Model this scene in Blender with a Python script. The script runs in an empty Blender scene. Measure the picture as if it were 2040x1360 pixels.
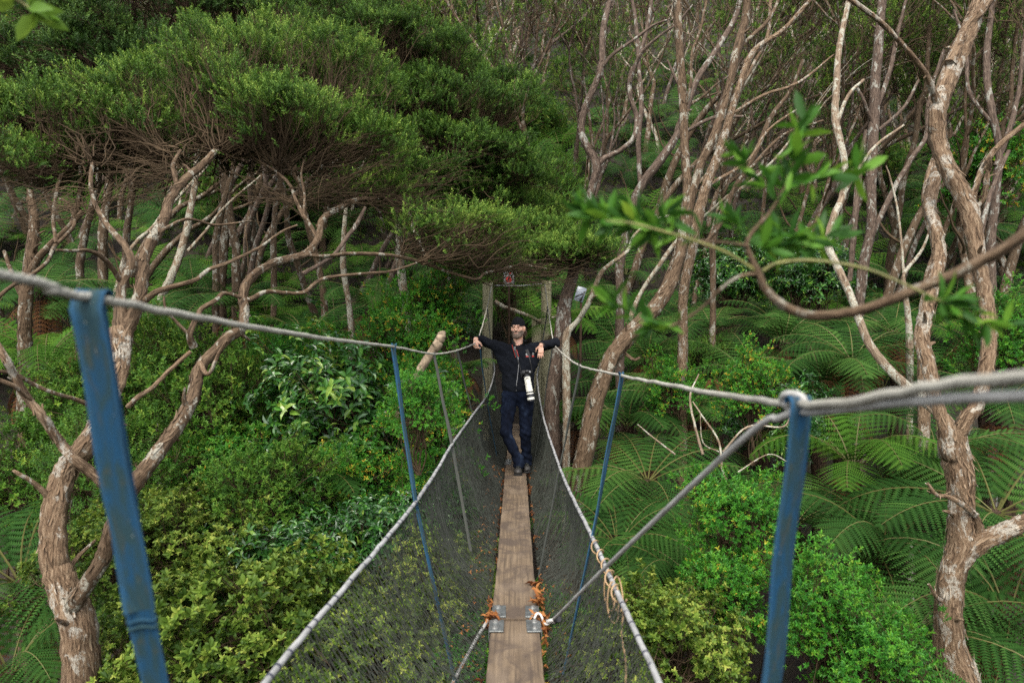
import bpy, math, random
import numpy as np
from mathutils import Vector, Matrix

# ------------------------------------------------------------------ camera, sky, sun, exposure
scene = bpy.context.scene
C = scene.collection
FPX, CX, CY, EYE = 1360.0, 1028.0, 690.0, 1.5
cam = bpy.data.cameras.new("camera"); camo = bpy.data.objects.new("camera", cam); C.objects.link(camo)
camo.location = (0, 0, EYE); camo.rotation_euler = (math.pi / 2, 0, 0)
cam.sensor_width = 36; cam.lens = 36 * FPX / 2040
cam.shift_x = (1020 - CX) / 2040; cam.shift_y = (CY - 680) / 2040
cam.clip_start = 0.05; cam.clip_end = 500
cam.dof.use_dof = True; cam.dof.focus_distance = 7.9; cam.dof.aperture_fstop = 2.3
scene.camera = camo

SUN_EL, SUN_AZ = math.radians(55), math.radians(192)      # azimuth clockwise from +Y: behind the camera, to the left
world = bpy.data.worlds.new("World"); scene.world = world; world.use_nodes = True
wn = world.node_tree.nodes; wl = world.node_tree.links
sky = wn.new("ShaderNodeTexSky"); sky.sky_type = 'NISHITA'; sky.sun_disc = False
sky.sun_elevation = SUN_EL; sky.sun_rotation = SUN_AZ; sky.air_density = 1.0; sky.dust_density = 4.0; sky.ozone_density = 0.6
hs = wn.new("ShaderNodeHueSaturation"); hs.inputs["Saturation"].default_value = 0.35; wl.new(sky.outputs[0], hs.inputs["Color"]); wl.new(hs.outputs[0], wn["Background"].inputs[0])   # thin overcast greys the blue; wn["Background"].inputs[1].default_value = 0.05
sun = bpy.data.lights.new("sun", 'SUN'); sun.energy = 2.9; sun.angle = math.radians(14); sun.color = (1.0, 0.89, 0.72)
suno = bpy.data.objects.new("sun", sun); C.objects.link(suno)
sd = Vector((math.sin(SUN_AZ) * math.cos(SUN_EL), math.cos(SUN_AZ) * math.cos(SUN_EL), math.sin(SUN_EL)))
suno.rotation_euler = sd.to_track_quat('Z', 'Y').to_euler()
scene.view_settings.view_transform = 'Standard'; scene.view_settings.look = 'None'
scene.view_settings.exposure = -1.0; scene.view_settings.gamma = 1.0
scene.cycles.use_denoising = False
scene.cycles.max_bounces = 5; scene.cycles.diffuse_bounces = 3; scene.cycles.glossy_bounces = 2
scene.cycles.transmission_bounces = 2; scene.cycles.transparent_max_bounces = 4
scene.cycles.caustics_reflective = False; scene.cycles.caustics_refractive = False

rng = np.random.default_rng(7)
random.seed(7)

def W(px, py, d):
    """point seen at photo pixel (px,py), d metres ahead"""
    return np.array([(px - CX) / FPX * d, d, EYE + (CY - py) / FPX * d])

# ------------------------------------------------------------------ materials
def new_mat(name):
    m = bpy.data.materials.new(name); m.use_nodes = True
    nt = m.node_tree; b = nt.nodes["Principled BSDF"]
    return m, nt, b
def lk(nt, a, b): nt.links.new(a, b)
def ramp(nt, stops, fac):
    r = nt.nodes.new("ShaderNodeValToRGB"); e = r.color_ramp.elements
    while len(e) < len(stops): e.new(0.5)
    for k, (p, c) in enumerate(stops):
        e[k].position = p; e[k].color = (*c, 1)
    lk(nt, fac, r.inputs[0]); return r.outputs[0]
def noise(nt, vec, scale, detail=4, rough=0.55, dist=0.0):
    n = nt.nodes.new("ShaderNodeTexNoise"); n.inputs["Scale"].default_value = scale
    n.inputs["Detail"].default_value = detail; n.inputs["Roughness"].default_value = rough
    n.inputs["Distortion"].default_value = dist
    if vec is not None: lk(nt, vec, n.inputs["Vector"])
    return n.outputs[0]
def mathn(nt, op, a, b):
    n = nt.nodes.new("ShaderNodeMath"); n.operation = op
    for i, v in enumerate((a, b)):
        if isinstance(v, (int, float)): n.inputs[i].default_value = v
        elif v is not None: lk(nt, v, n.inputs[i])
    return n.outputs[0]
def mixc(nt, fac, a, b):
    n = nt.nodes.new("ShaderNodeMix"); n.data_type = 'RGBA'
    for i, v in ((0, fac), (6, a), (7, b)):
        if isinstance(v, (int, float)): n.inputs[i].default_value = v
        elif isinstance(v, tuple): n.inputs[i].default_value = (*v, 1)
        else: lk(nt, v, n.inputs[i])
    return n.outputs[2]
def bump(nt, b, h, strength, dist):
    n = nt.nodes.new("ShaderNodeBump"); n.inputs["Strength"].default_value = strength
    n.inputs["Distance"].default_value = dist; lk(nt, h, n.inputs["Height"]); lk(nt, n.outputs[0], b.inputs["Normal"])
def objco(nt):
    return nt.nodes.new("ShaderNodeTexCoord").outputs["Object"]
def attr(nt, name, out="Fac"):
    n = nt.nodes.new("ShaderNodeAttribute"); n.attribute_name = name; return n.outputs[out]
def mapping(nt, vec, scale):
    n = nt.nodes.new("ShaderNodeMapping"); n.inputs["Scale"].default_value = scale; lk(nt, vec, n.inputs[0]); return n.outputs[0]

def leaf_mat(name, stops, rough=0.45, trans=0.3, spec=0.4, coat=0.0):
    if name != 'glossy_leaf': spec *= 0.45; rough = min(0.7, rough + 0.1)
    m, nt, b = new_mat(name)
    oi = nt.nodes.new("ShaderNodeObjectInfo")
    f = mathn(nt, 'ADD', attr(nt, "rnd"), mathn(nt, 'MULTIPLY', mathn(nt, 'SUBTRACT', oi.outputs["Random"], 0.5), 0.14))
    col = ramp(nt, stops, f)
    lk(nt, col, b.inputs["Base Color"]); b.inputs["Roughness"].default_value = rough
    b.inputs["Specular IOR Level"].default_value = spec
    if coat: b.inputs["Coat Weight"].default_value = coat; b.inputs["Coat Roughness"].default_value = 0.25
    t = nt.nodes.new("ShaderNodeBsdfTranslucent")
    bright = nt.nodes.new("ShaderNodeHueSaturation"); bright.inputs["Value"].default_value = 1.5; bright.inputs["Hue"].default_value = 0.485
    lk(nt, col, bright.inputs["Color"]); lk(nt, bright.outputs[0], t.inputs[0])
    mx = nt.nodes.new("ShaderNodeMixShader"); mx.inputs[0].default_value = trans
    lk(nt, b.outputs[0], mx.inputs[1]); lk(nt, t.outputs[0], mx.inputs[2])
    lk(nt, mx.outputs[0], nt.nodes["Material Output"].inputs[0])
    return m

def bark_mat(name, dark, mid, light, lichen=0.0, lichcol=(0.42, 0.42, 0.36), bs=1.0):
    m, nt, b = new_mat(name)
    bk = attr(nt, "bk", "Vector"); oc = objco(nt)
    n1 = noise(nt, bk, 70, 6, 0.65, 0.4); n2 = noise(nt, bk, 260, 3, 0.6)
    h = mathn(nt, 'ADD', mathn(nt, 'MULTIPLY', n1, 0.75), mathn(nt, 'MULTIPLY', n2, 0.25))
    col = ramp(nt, [(0.38, dark), (0.5, mid), (0.64, light)], h)
    if lichen > 0:
        ln = noise(nt, mapping(nt, oc, (1, 1, 0.5)), 9, 5, 0.65, 0.5)
        f = ramp(nt, [(0.60 - lichen * 0.14, (0, 0, 0)), (0.63 - lichen * 0.14, (1, 1, 1))], ln)
        n3 = noise(nt, oc, 45, 4, 0.7)
        f2 = mathn(nt, 'MULTIPLY', f, ramp(nt, [(0.38, (0, 0, 0)), (0.52, (1, 1, 1))], n3))
        col = mixc(nt, mathn(nt, 'MULTIPLY', f2, 0.85), col, lichcol)
    lk(nt, col, b.inputs["Base Color"]); b.inputs["Roughness"].default_value = 0.85
    b.inputs["Specular IOR Level"].default_value = 0.2
    bump(nt, b, h, 1.0, 0.016 * bs)
    return m

def plain_mat(name, col, rough=0.6, metal=0.0, var=0.0, vscale=20, bumps=0.0, bscale=200, spec=0.5, col2=None):
    m, nt, b = new_mat(name); oc = objco(nt)
    if var or col2:
        n = noise(nt, oc, vscale, 5, 0.6)
        c2 = col2 or tuple(c * (1 - var) for c in col)
        lk(nt, ramp(nt, [(0.38, c2), (0.62, col)], n), b.inputs["Base Color"])
    else: b.inputs["Base Color"].default_value = (*col, 1)
    b.inputs["Roughness"].default_value = rough; b.inputs["Metallic"].default_value = metal
    b.inputs["Specular IOR Level"].default_value = spec
    if bumps: bump(nt, b, noise(nt, oc, bscale, 3), bumps, 0.004)
    return m

M = {}
M['kanuka'] = leaf_mat('kanuka_leaf', [(0, (0.01457, 0.03456, 0.004423)), (0.35, (0.03279, 0.07949, 0.009401)), (0.7, (0.07286, 0.1521, 0.01936)), (1, (0.1749, 0.2627, 0.04147))], 0.5, 0.25, 0.35)
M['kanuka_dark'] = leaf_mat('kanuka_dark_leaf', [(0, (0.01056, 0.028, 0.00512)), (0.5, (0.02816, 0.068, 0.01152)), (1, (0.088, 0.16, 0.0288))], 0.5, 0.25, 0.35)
M['olive'] = leaf_mat('olive_leaf', [(0, (0.02423, 0.05535, 0.00504)), (0.35, (0.06864, 0.1218, 0.01386)), (0.7, (0.1454, 0.214, 0.02835)), (1, (0.2907, 0.3247, 0.063))], 0.4, 0.25, 0.45)
M['bright'] = leaf_mat('bright_leaf', [(0, (0.01822, 0.08976, 0.0108)), (0.45, (0.0414, 0.1795, 0.0162)), (0.9, (0.09936, 0.2693, 0.0216)), (0.985, (0.207, 0.3142, 0.0324)), (1, (0.5134, 0.3516, 0.0432))], 0.35, 0.3, 0.5)
M['leafy'] = leaf_mat('midgreen_leaf', [(0, (0.01943, 0.06005, 0.006822)), (0.45, (0.04857, 0.1248, 0.01279)), (0.85, (0.1079, 0.2124, 0.02558)), (1, (0.2266, 0.3141, 0.04264))], 0.4, 0.2, 0.35)
M['glossy'] = leaf_mat('glossy_leaf', [(0, (0.012, 0.045, 0.0084)), (0.5, (0.0216, 0.085, 0.0132)), (0.9, (0.06, 0.17, 0.018)), (1, (0.168, 0.26, 0.036))], 0.32, 0.12, 0.45, 0.05)
M['fern'] = leaf_mat('fern_leaf', [(0, (0.008984, 0.02915, 0.005481)), (0.5, (0.02053, 0.06165, 0.01042)), (1, (0.05456, 0.1178, 0.02084))], 0.6, 0.12, 0.15)
M['fern_fresh'] = leaf_mat('fern_fresh_leaf', [(0, (0.01782, 0.05491, 0.00525)), (0.5, (0.0392, 0.1034, 0.009975)), (1, (0.08554, 0.168, 0.01837))], 0.6, 0.15, 0.15)
M['undergrowth'] = leaf_mat('undergrowth_leaf', [(0, (0.0168, 0.056, 0.00756)), (0.5, (0.0448, 0.112, 0.01575)), (0.85, (0.1008, 0.1848, 0.0252)), (1, (0.168, 0.2016, 0.0441))], 0.5, 0.35, 0.3)
M['hanging'] = leaf_mat('hanging_branch_leaf', [(0, (0.02063, 0.07125, 0.00896)), (0.45, (0.04537, 0.1425, 0.0128)), (0.8, (0.1072, 0.2325, 0.0224)), (1, (0.264, 0.345, 0.0384))], 0.38, 0.35, 0.4)
M['lime'] = leaf_mat('lime_leaf', [(0, (0.044, 0.1375, 0.012)), (1, (0.1375, 0.231, 0.03))], 0.35, 0.4, 0.5)
M['deadfern'] = leaf_mat('dead_frond_leaf', [(0.0, (0.06, 0.025, 0.012)), (1.0, (0.16, 0.075, 0.03))], 0.8, 0.1, 0.1)
M['deadleaf'] = leaf_mat('dead_leaf', [(0.0, (0.06, 0.025, 0.012)), (0.5, (0.17, 0.06, 0.02)), (1.0, (0.32, 0.14, 0.045))], 0.7, 0.15, 0.2)
M['bark_pink'] = bark_mat('bark_pinkish', (0.045, 0.028, 0.016), (0.150, 0.098, 0.058), (0.27, 0.20, 0.13), 0.40, (0.34, 0.315, 0.26), 1.8)
M['bark_brown'] = bark_mat('bark_brown', (0.026, 0.017, 0.0095), (0.085, 0.055, 0.032), (0.155, 0.109, 0.068), 0.35, (0.27, 0.26, 0.21))
M['bark_dark'] = bark_mat('bark_dark', (0.028, 0.02, 0.015), (0.08, 0.055, 0.04), (0.16, 0.12, 0.09), 0.25, (0.28, 0.28, 0.24))
M['bark_pale'] = bark_mat('bark_pale', (0.07, 0.048, 0.030), (0.18, 0.13, 0.086), (0.29, 0.235, 0.165), 0.8, (0.36, 0.36, 0.29))
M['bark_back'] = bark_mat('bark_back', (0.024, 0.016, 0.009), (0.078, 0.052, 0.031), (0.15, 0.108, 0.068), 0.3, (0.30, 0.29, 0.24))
M['twig'] = plain_mat('twig', (0.078, 0.054, 0.032), 0.9, var=0.5, vscale=4, spec=0.1)
M['twig_dark'] = plain_mat('twig_dark', (0.07, 0.045, 0.03), 0.9, var=0.4, vscale=5, spec=0.1)
M['stem_green'] = plain_mat('stem_green', (0.15, 0.145, 0.035), 0.6, var=0.4, vscale=30)
M['rachis'] = plain_mat('rachis', (0.085, 0.085, 0.025), 0.6, spec=0.2)
M['fern_trunk'] = bark_mat('fern_trunk', (0.015, 0.010, 0.007), (0.05, 0.032, 0.02), (0.11, 0.07, 0.04), 0.0, bs=3)

# ------------------------------------------------------------------ mesh helpers
class MB:
    def __init__(s): s.V = []; s.F4 = []; s.F3 = []; s.R = []; s.B = []; s.n = 0; s.mi4 = []; s.mi3 = []
    def add(s, V, F, rnd=0.5, bk=None, mi=0):
        V = np.asarray(V, dtype=np.float32); F = np.asarray(F, dtype=np.int64)
        if len(F) == 0: return
        (s.F4 if F.shape[1] == 4 else s.F3).append(F + s.n)
        (s.mi4 if F.shape[1] == 4 else s.mi3).append(np.full(len(F), mi, np.int32))
        s.V.append(V); s.R.append(np.broadcast_to(np.asarray(rnd, dtype=np.float32), (len(V),)))
        s.B.append(np.zeros((len(V), 3), np.float32) if bk is None else np.asarray(bk, np.float32))
        s.n += len(V)
    def mesh(s, name, mats, smooth=True, want_bk=True):
        me = bpy.data.meshes.new(name)
        V = np.concatenate(s.V)
        fl = []; tot = []; mi = []
        if s.F4: f = np.concatenate(s.F4); fl.append(f.ravel()); tot.append(np.full(len(f), 4)); mi += s.mi4
        if s.F3: f = np.concatenate(s.F3); fl.append(f.ravel()); tot.append(np.full(len(f), 3)); mi += s.mi3
        fl = np.concatenate(fl).astype(np.int32); tot = np.concatenate(tot).astype(np.int32); mi = np.concatenate(mi)
        st = np.concatenate([[0], np.cumsum(tot)[:-1]]).astype(np.int32)
        me.vertices.add(len(V)); me.vertices.foreach_set("co", V.ravel())
        me.loops.add(len(fl)); me.loops.foreach_set("vertex_index", fl)
        me.polygons.add(len(tot)); me.polygons.foreach_set("loop_start", st); me.polygons.foreach_set("loop_total", tot)
        me.polygons.foreach_set("material_index", mi)
        me.polygons.foreach_set("use_smooth", np.full(len(tot), smooth))
        me.attributes.new("rnd", 'FLOAT', 'POINT').data.foreach_set("value", np.concatenate(s.R).astype(np.float32))
        if want_bk:
            me.attributes.new("bk", 'FLOAT_VECTOR', 'POINT').data.foreach_set("vector", np.concatenate(s.B).ravel().astype(np.float32))
        for m in (mats if isinstance(mats, (list, tuple)) else [mats]): me.materials.append(m)
        me.update(calc_edges=True)
        return me
    def build(s, name, mats, parent=None, smooth=True, loc=None):
        """link as ONE object; vertices are in world space, the object sits at loc (or at its parent)"""
        o = bpy.data.objects.new(name, None if False else s.mesh(name, mats, smooth)); C.objects.link(o)
        off = None
        if parent is not None: o.parent = parent; off = Vector(parent.location)
        if loc is not None: o.location = loc; off = Vector(loc)
        if off is not None: o.data.transform(Matrix.Translation(-off))
        return o

def tag(o, label=None, cat=None, group=None, kind=None):
    if label: o["label"] = label
    if cat: o["category"] = cat
    if group: o["group"] = group
    if kind: o["kind"] = kind
    return o
def thing(name, label, cat, loc=(0, 0, 0), group=None):
    o = bpy.data.objects.new(name, None); C.objects.link(o); o.location = loc
    o.empty_display_size = 0.2
    return tag(o, label, cat, group)
def dup(root, loc, rotz=0.0, sc=1.0, tilt=(0, 0), label=None, group=None):
    r = root.copy(); C.objects.link(r); r.location = loc; r.rotation_euler = (tilt[0], tilt[1], rotz)
    r.scale = (sc, sc, sc) if not isinstance(sc, tuple) else sc
    if label: r["label"] = label
    if group: r["group"] = group
    for ch in root.children:
        c = ch.copy(); C.objects.link(c); c.parent = r
        for g in ch.children:
            d = g.copy(); C.objects.link(d); d.parent = c
    return r

def catmull(P, n):
    P = np.asarray(P, float)
    if len(P) < 3:
        t = np.linspace(0, 1, n * (len(P) - 1) + 1)[:, None]; return P[0] * (1 - t) + P[-1] * t
    Q = np.vstack([2 * P[0] - P[1], P, 2 * P[-1] - P[-2]]); out = []
    for i in range(1, len(Q) - 2):
        t = np.linspace(0, 1, n, endpoint=False)[:, None]
        a, b, c, d = Q[i - 1], Q[i], Q[i + 1], Q[i + 2]
        out.append(0.5 * ((2 * b) + (-a + c) * t + (2 * a - 5 * b + 4 * c - d) * t ** 2 + (-a + 3 * b - 3 * c + d) * t ** 3))
    out.append(P[-1:]); return np.vstack(out)

def frames_along(P):
    T = np.gradient(P, axis=0); T /= np.linalg.norm(T, axis=1)[:, None] + 1e-9
    u = np.cross(T[0], [0.3, 0.9, 0.2]); u /= np.linalg.norm(u) + 1e-9
    U = [u]
    for k in range(1, len(P)):
        u = U[-1] - T[k] * np.dot(U[-1], T[k]); U.append(u / (np.linalg.norm(u) + 1e-9))
    U = np.array(U); return T, U, np.cross(T, U)

def tube(mb, P, R, n=8, rough=0.0, mi=0, flat=None, cap=True, seed=None, rnd=0.5):
    """swept tube through P (K,3) with radii R; rough = lumpy bark relief; flat = second radius for straps"""
    P = np.asarray(P, float); R = np.broadcast_to(np.asarray(R, float), (len(P),)).copy()
    T, U, B = frames_along(P)
    a = np.arange(n) / n * 2 * np.pi
    L = np.concatenate([[0], np.cumsum(np.linalg.norm(np.diff(P, axis=0), axis=1))])
    rr = R[:, None] * np.ones(n)
    if rough > 0:
        ph = rng.random(8) * 6.28
        for k, (fa, fl) in enumerate(((1, 2.1), (2, 3.7), (3, 1.6), (1, 6.0), (5, 2.2), (7, 3.1), (4, 4.5))):
            rr = rr * (1 + rough * (0.5 if k < 3 else 0.28) * np.sin(fa * a[None] + fl * L[:, None] + ph[k] + 0.8 * np.sin(L[:, None] * 3 + k)))
    if flat is None: ra, rb = rr, rr
    else: ra, rb = rr, rr * 0 + flat
    V = P[:, None] + ra[..., None] * np.cos(a)[None, :, None] * U[:, None] + rb[..., None] * np.sin(a)[None, :, None] * B[:, None]
    K = len(P)
    i = np.arange(K - 1)[:, None] * n; j = np.arange(n)[None]; j2 = (j + 1) % n
    F = np.stack([i + j, i + j2, i + n + j2, i + n + j], -1).reshape(-1, 4)
    r0 = R.mean()
    s0 = rng.random() * 5
    bk = np.stack([np.cos(a)[None] * R[:, None] + 0 * L[:, None], np.sin(a)[None] * R[:, None] + 0 * L[:, None], np.broadcast_to(L[:, None] * 0.16 + s0, (K, n))], -1).reshape(-1, 3)
    mb.add(V.reshape(-1, 3), F, rnd, bk, mi)
    if cap:
        for e, rev in ((0, True), (K - 1, False)):
            c = np.vstack([V[e], P[e:e + 1]]); jj = np.arange(n)
            f = np.stack([jj, (jj + 1) % n, np.full(n, n)], 1)
            mb.add(c, f[:, ::-1] if rev else f, rnd, np.vstack([bk.reshape(K, n, 3)[e], bk.reshape(K, n, 3)[e, :1]]), mi)

def tubes(mb, P, R, n=3, mi=0, rnd=0.5):
    """many thin tubes at once: P (N,K,3), R (N,K)"""
    P = np.asarray(P, float); N, K, _ = P.shape
    if N == 0: return
    T = np.gradient(P, axis=1); T /= np.linalg.norm(T, axis=2, keepdims=True) + 1e-9
    ref = np.where(np.abs(T[:, :1, 2:3]) > 0.9, np.array([1.0, 0, 0]), np.array([0, 0, 1.0]))
    U = np.cross(T, ref + 0 * T); U /= np.linalg.norm(U, axis=2, keepdims=True) + 1e-9
    B = np.cross(T, U); a = np.arange(n) / n * 2 * np.pi
    R = np.broadcast_to(R, (N, K))
    V = P[:, :, None] + R[:, :, None, None] * (np.cos(a)[:, None] * U[:, :, None] + np.sin(a)[:, None] * B[:, :, None])
    base = (np.arange(N) * K * n)[:, None, None]; i = (np.arange(K - 1) * n)[None, :, None]; j = np.arange(n)[None, None]; j2 = (j + 1) % n
    F = np.stack([base + i + j, base + i + j2, base + i + n + j2, base + i + n + j], -1).reshape(-1, 4)
    bk = np.zeros((N, K, n, 3)); bk[..., 0] = np.cos(a) * R[:, :, None]; bk[..., 1] = np.sin(a) * R[:, :, None]
    bk[..., 2] = np.linspace(0, .3, K)[None, :, None] + rng.random((N, 1, 1))
    mb.add(V.reshape(-1, 3), F, rnd, bk.reshape(-1, 3), mi)

def frames(D, roll=None):
    D = D / (np.linalg.norm(D, axis=1, keepdims=True) + 1e-9)
    N = len(D); r = rng.random(N) * 6.283 if roll is None else roll
    ref = np.where(np.abs(D[:, 2:3]) > 0.95, np.array([1.0, 0, 0]), np.array([0, 0, 1.0]))
    X = np.cross(ref + 0 * D, D); X /= np.linalg.norm(X, axis=1, keepdims=True) + 1e-9; Y = np.cross(D, X)
    c, s = np.cos(r)[:, None], np.sin(r)[:, None]
    return np.stack([X * c + Y * s, -X * s + Y * c, D], 1)      # rows: local x,y,z in world
def scatter(mb, T, P, D, S, roll=None, mi=0, spread=0.55, base=0.5, shift=None):
    V, F, r = T; Fm = frames(D, roll); S = np.broadcast_to(S, (len(P),))
    W_ = np.einsum('vk,nkj->nvj', V, Fm) * S[:, None, None] + P[:, None]
    off = (np.arange(len(P)) * len(V))[:, None, None]
    ri = rng.random(len(P)) if shift is None else np.clip(shift, 0, 1)
    rn = np.clip(base + (ri[:, None] - 0.5) * spread * 2 + (r[None] - 0.5) * 0.5, 0, 1)
    mb.add(W_.reshape(-1, 3), (F[None] + off).reshape(-1, F.shape[1]), rn.ravel(), None, mi)

def leaf_template(n_leaf, L, Wd, spiral=0.0, tilt=(0.5, 1.1), fold=0.25, droop=0.15, detail=2, seed=1, wavy=0.0):
    """whorl / sprig of leaves round +Z; quads folded along the midrib"""
    g = np.random.default_rng(seed); V = []; F = []; R = []; n = 0
    for k in range(n_leaf):
        az = k * 2.4 + g.random() * 0.5; el = g.uniform(*tilt); z0 = spiral * k / max(1, n_leaf - 1)
        l = L * g.uniform(0.7, 1.1); w = Wd * g.uniform(0.8, 1.1)
        d = np.array([math.cos(az) * math.sin(el), math.sin(az) * math.sin(el), math.cos(el)])
        s = np.array([-math.sin(az), math.cos(az), 0]); u = np.cross(s, d); u = -u if u[2] < 0 else u
        o = np.array([0, 0, z0]); rr = g.random()
        if detail == 1:
            pts = [o, o + d * l * 0.45 + s * w / 2 + u * w * fold, o + d * l - u * droop * l, o + d * l * 0.45 - s * w / 2 + u * w * fold]
            F.append([n, n + 1, n + 2, n + 3]); V += pts; R += [rr] * 4; n += 4
        else:
            t1, t2 = 0.30, 0.68
            c1 = o + d * l * t1; c2 = o + d * l * t2 - u * droop * l * 0.4; tip = o + d * l - u * droop * l
            f = w * fold; wv = wavy * w
            pts = [o, c1 + s * w * 0.46 + u * (f + wv), c2 + s * w * 0.42 + u * (f - wv), tip, c2 - s * w * 0.42 + u * (f + wv), c1 - s * w * 0.46 + u * (f - wv), c1, c2]
            F += [[n, n + 1, n + 6, n], [n, n + 6, n + 5, n]]
            F = F[:-2]
            F += [[n, n + 1, n + 2, n + 7], [n + 7, n + 2, n + 3, n + 4], [n, n + 7, n + 4, n + 5]]
            V += pts[:6] + [c1, c2]; R += [rr] * 8; n += 8
    return np.array(V), np.array(F), np.array(R)

T_SPRIG = []
for s in (1, 2, 3):
    v_, f_, r_ = leaf_template(13, 0.026, 0.0095, 0.07, (0.5, 1.1), 0.1, 0.0, 1, s); T_SPRIG.append((v_, f_, np.clip(0.15 * r_ + 0.85 * np.repeat(np.arange(13) / 12, 4), 0, 1)))
T_ROS = leaf_template(6, 0.046, 0.024, 0.015, (0.75, 1.35), 0.25, 0.15, 2, 5, 0.14)       # wavy pale rosette
T_BRI = leaf_template(7, 0.050, 0.020, 0.05, (0.6, 1.3), 0.25, 0.2, 2, 6)
T_GLO = leaf_template(5, 0.075, 0.034, 0.05, (0.9, 1.7), 0.3, 0.3, 2, 7)
T_SMALL = leaf_template(9, 0.022, 0.011, 0.06, (0.8, 1.4), 0.2, 0.1, 1, 8)
T_UND = leaf_template(6, 0.10, 0.035, 0.10, (0.4, 1.3), 0.2, 0.2, 1, 9)
T_LAN = leaf_template(11, 0.062, 0.0135, 0.07, (0.5, 1.25), 0.22, 0.1, 2, 11)

# ------------------------------------------------------------------ ground
def H(x, y):
    x = np.asarray(x, float); y = np.asarray(y, float)
    h = np.interp(y, [-12, 1, 5, 9, 12.6, 13.6, 15, 18, 24, 90], [-4.6, -3.9, -3.5, -1.9, -0.35, -0.1, 1.15, 3.4, 8.0, 59])
    h = h - 0.7 * np.exp(-((x - 2.6) / 1.6) ** 2) * np.clip((12.5 - y) / 4, 0, 1)
    k = np.clip((np.abs(x) - 1.0) / 2, 0, 1)
    h = h + k * (0.22 * np.sin(x * 0.9 + y * 0.5) + 0.16 * np.sin(x * 2.1 - y * 1.3 + 1) + 0.3 * np.sin(x * 0.33 + 2 + y * 0.21))
    return h
xs = np.concatenate([np.linspace(-75, -16, 40)[:-1], np.linspace(-16, 16, 150), np.linspace(16, 75, 40)[1:]])
ys = np.concatenate([np.linspace(-12, 32, 180), np.linspace(32, 90, 60)[1:]])
X, Y = np.meshgrid(xs, ys); Z = H(X, Y) + 0.05 * np.sin(X * 7 + 3 * np.sin(Y * 4)) * np.sin(Y * 6)
V = np.stack([X, Y, Z], -1).reshape(-1, 3); nx = len(xs)
i = (np.arange(len(ys) - 1)[:, None] * nx + np.arange(nx - 1)[None]).ravel()
gm, nt, b = new_mat('forest_floor'); oc = objco(nt)
lk(nt, ramp(nt, [(0.3, (0.009, 0.006, 0.004)), (0.5, (0.024, 0.016, 0.009)), (0.62, (0.020, 0.028, 0.008)), (0.8, (0.042, 0.028, 0.016))], noise(nt, oc, 3.5, 8, 0.7)), b.inputs["Base Color"])
b.inputs["Roughness"].default_value = 0.95; bump(nt, b, noise(nt, oc, 14, 6, 0.7), 1.0, 0.08)
mb = MB(); mb.add(V, np.stack([i, i + 1, i + nx + 1, i + nx], 1)); g = mb.build('ground', gm); tag(g, 'dark leaf-littered forest floor rising into a steep hillside', 'ground', kind='structure')

# ------------------------------------------------------------------ bridge
mw, nt, b = new_mat('weathered_plank'); oc = objco(nt)
g1 = noise(nt, mapping(nt, oc, (60, 1.2, 60)), 1.6, 7, 0.65, 0.6); g2 = noise(nt, mapping(nt, oc, (1.0, 0.8, 1)), 5, 5, 0.65, 1.2)
wv = nt.nodes.new("ShaderNodeTexWave"); wv.bands_direction = 'X'; wv.inputs["Scale"].default_value = 9; wv.inputs["Distortion"].default_value = 7
wv.inputs["Detail"].default_value = 3; wv.inputs["Detail Scale"].default_value = 0.8; lk(nt, mapping(nt, oc, (1, 0.12, 1)), wv.inputs[0])
hh = mathn(nt, 'ADD', mathn(nt, 'MULTIPLY', g1, 0.9), mathn(nt, 'MULTIPLY', wv.outputs[1], 0.09))
c1 = ramp(nt, [(0.3, (0.045, 0.031, 0.018)), (0.5, (0.112, 0.078, 0.046)), (0.75, (0.195, 0.142, 0.086))], hh)
c2 = mixc(nt, ramp(nt, [(0.44, (0, 0, 0)), (0.60, (0.85, 0.85, 0.85))], g2), c1, (0.055, 0.038, 0.026))
g3 = noise(nt, mapping(nt, oc, (3, 1, 3)), 2.2, 3, 0.5); c3 = mixc(nt, ramp(nt, [(0.5, (0, 0, 0)), (0.7, (0.45, 0.45, 0.45))], g3), c2, (0.20, 0.15, 0.10))
lk(nt, c3, b.inputs["Base Color"]); b.inputs["Roughness"].default_value = 0.8; bump(nt, b, hh, 0.5, 0.004); M['plank'] = mw

def rope_mat(name, ca, cb, freq=420):
    m, nt, b = new_mat(name); bk = attr(nt, "bk", "Vector")
    sp = nt.nodes.new("ShaderNodeSeparateXYZ"); lk(nt, bk, sp.inputs[0])
    an = mathn(nt, 'ARCTAN2', sp.outputs[1], sp.outputs[0])
    ph = mathn(nt, 'ADD', mathn(nt, 'MULTIPLY', an, 4.0), mathn(nt, 'MULTIPLY', sp.outputs[2], freq / 0.16 * 0.75))
    s = mathn(nt, 'SINE', ph, None); s01 = mathn(nt, 'ADD', mathn(nt, 'MULTIPLY', s, 0.5), 0.5)
    n = noise(nt, bk, 90, 4); f = mathn(nt, 'ADD', mathn(nt, 'MULTIPLY', s01, 0.16), mathn(nt, 'MULTIPLY', n, 0.84))
    lk(nt, ramp(nt, [(0.3, ca), (0.62, cb)], f), b.inputs["Base Color"]); b.inputs["Roughness"].default_value = 0.75
    bump(nt, b, s01, 0.28, 0.0018); return m
M['rope'] = rope_mat('weathered_rope', (0.16, 0.152, 0.125), (0.37, 0.355, 0.30))
M['rope_grey'] = rope_mat('grey_rope', (0.14, 0.138, 0.13), (0.32, 0.315, 0.295))
M['netrope'] = plain_mat('net_cable', (0.30, 0.30, 0.29), 0.55, var=0.35, vscale=12)
M['lash'] = plain_mat('lashing', (0.03, 0.032, 0.05), 0.7)
M['net'] = plain_mat('net_cord', (0.050, 0.055, 0.044), 0.8, var=0.4, vscale=9, spec=0.2)
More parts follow.
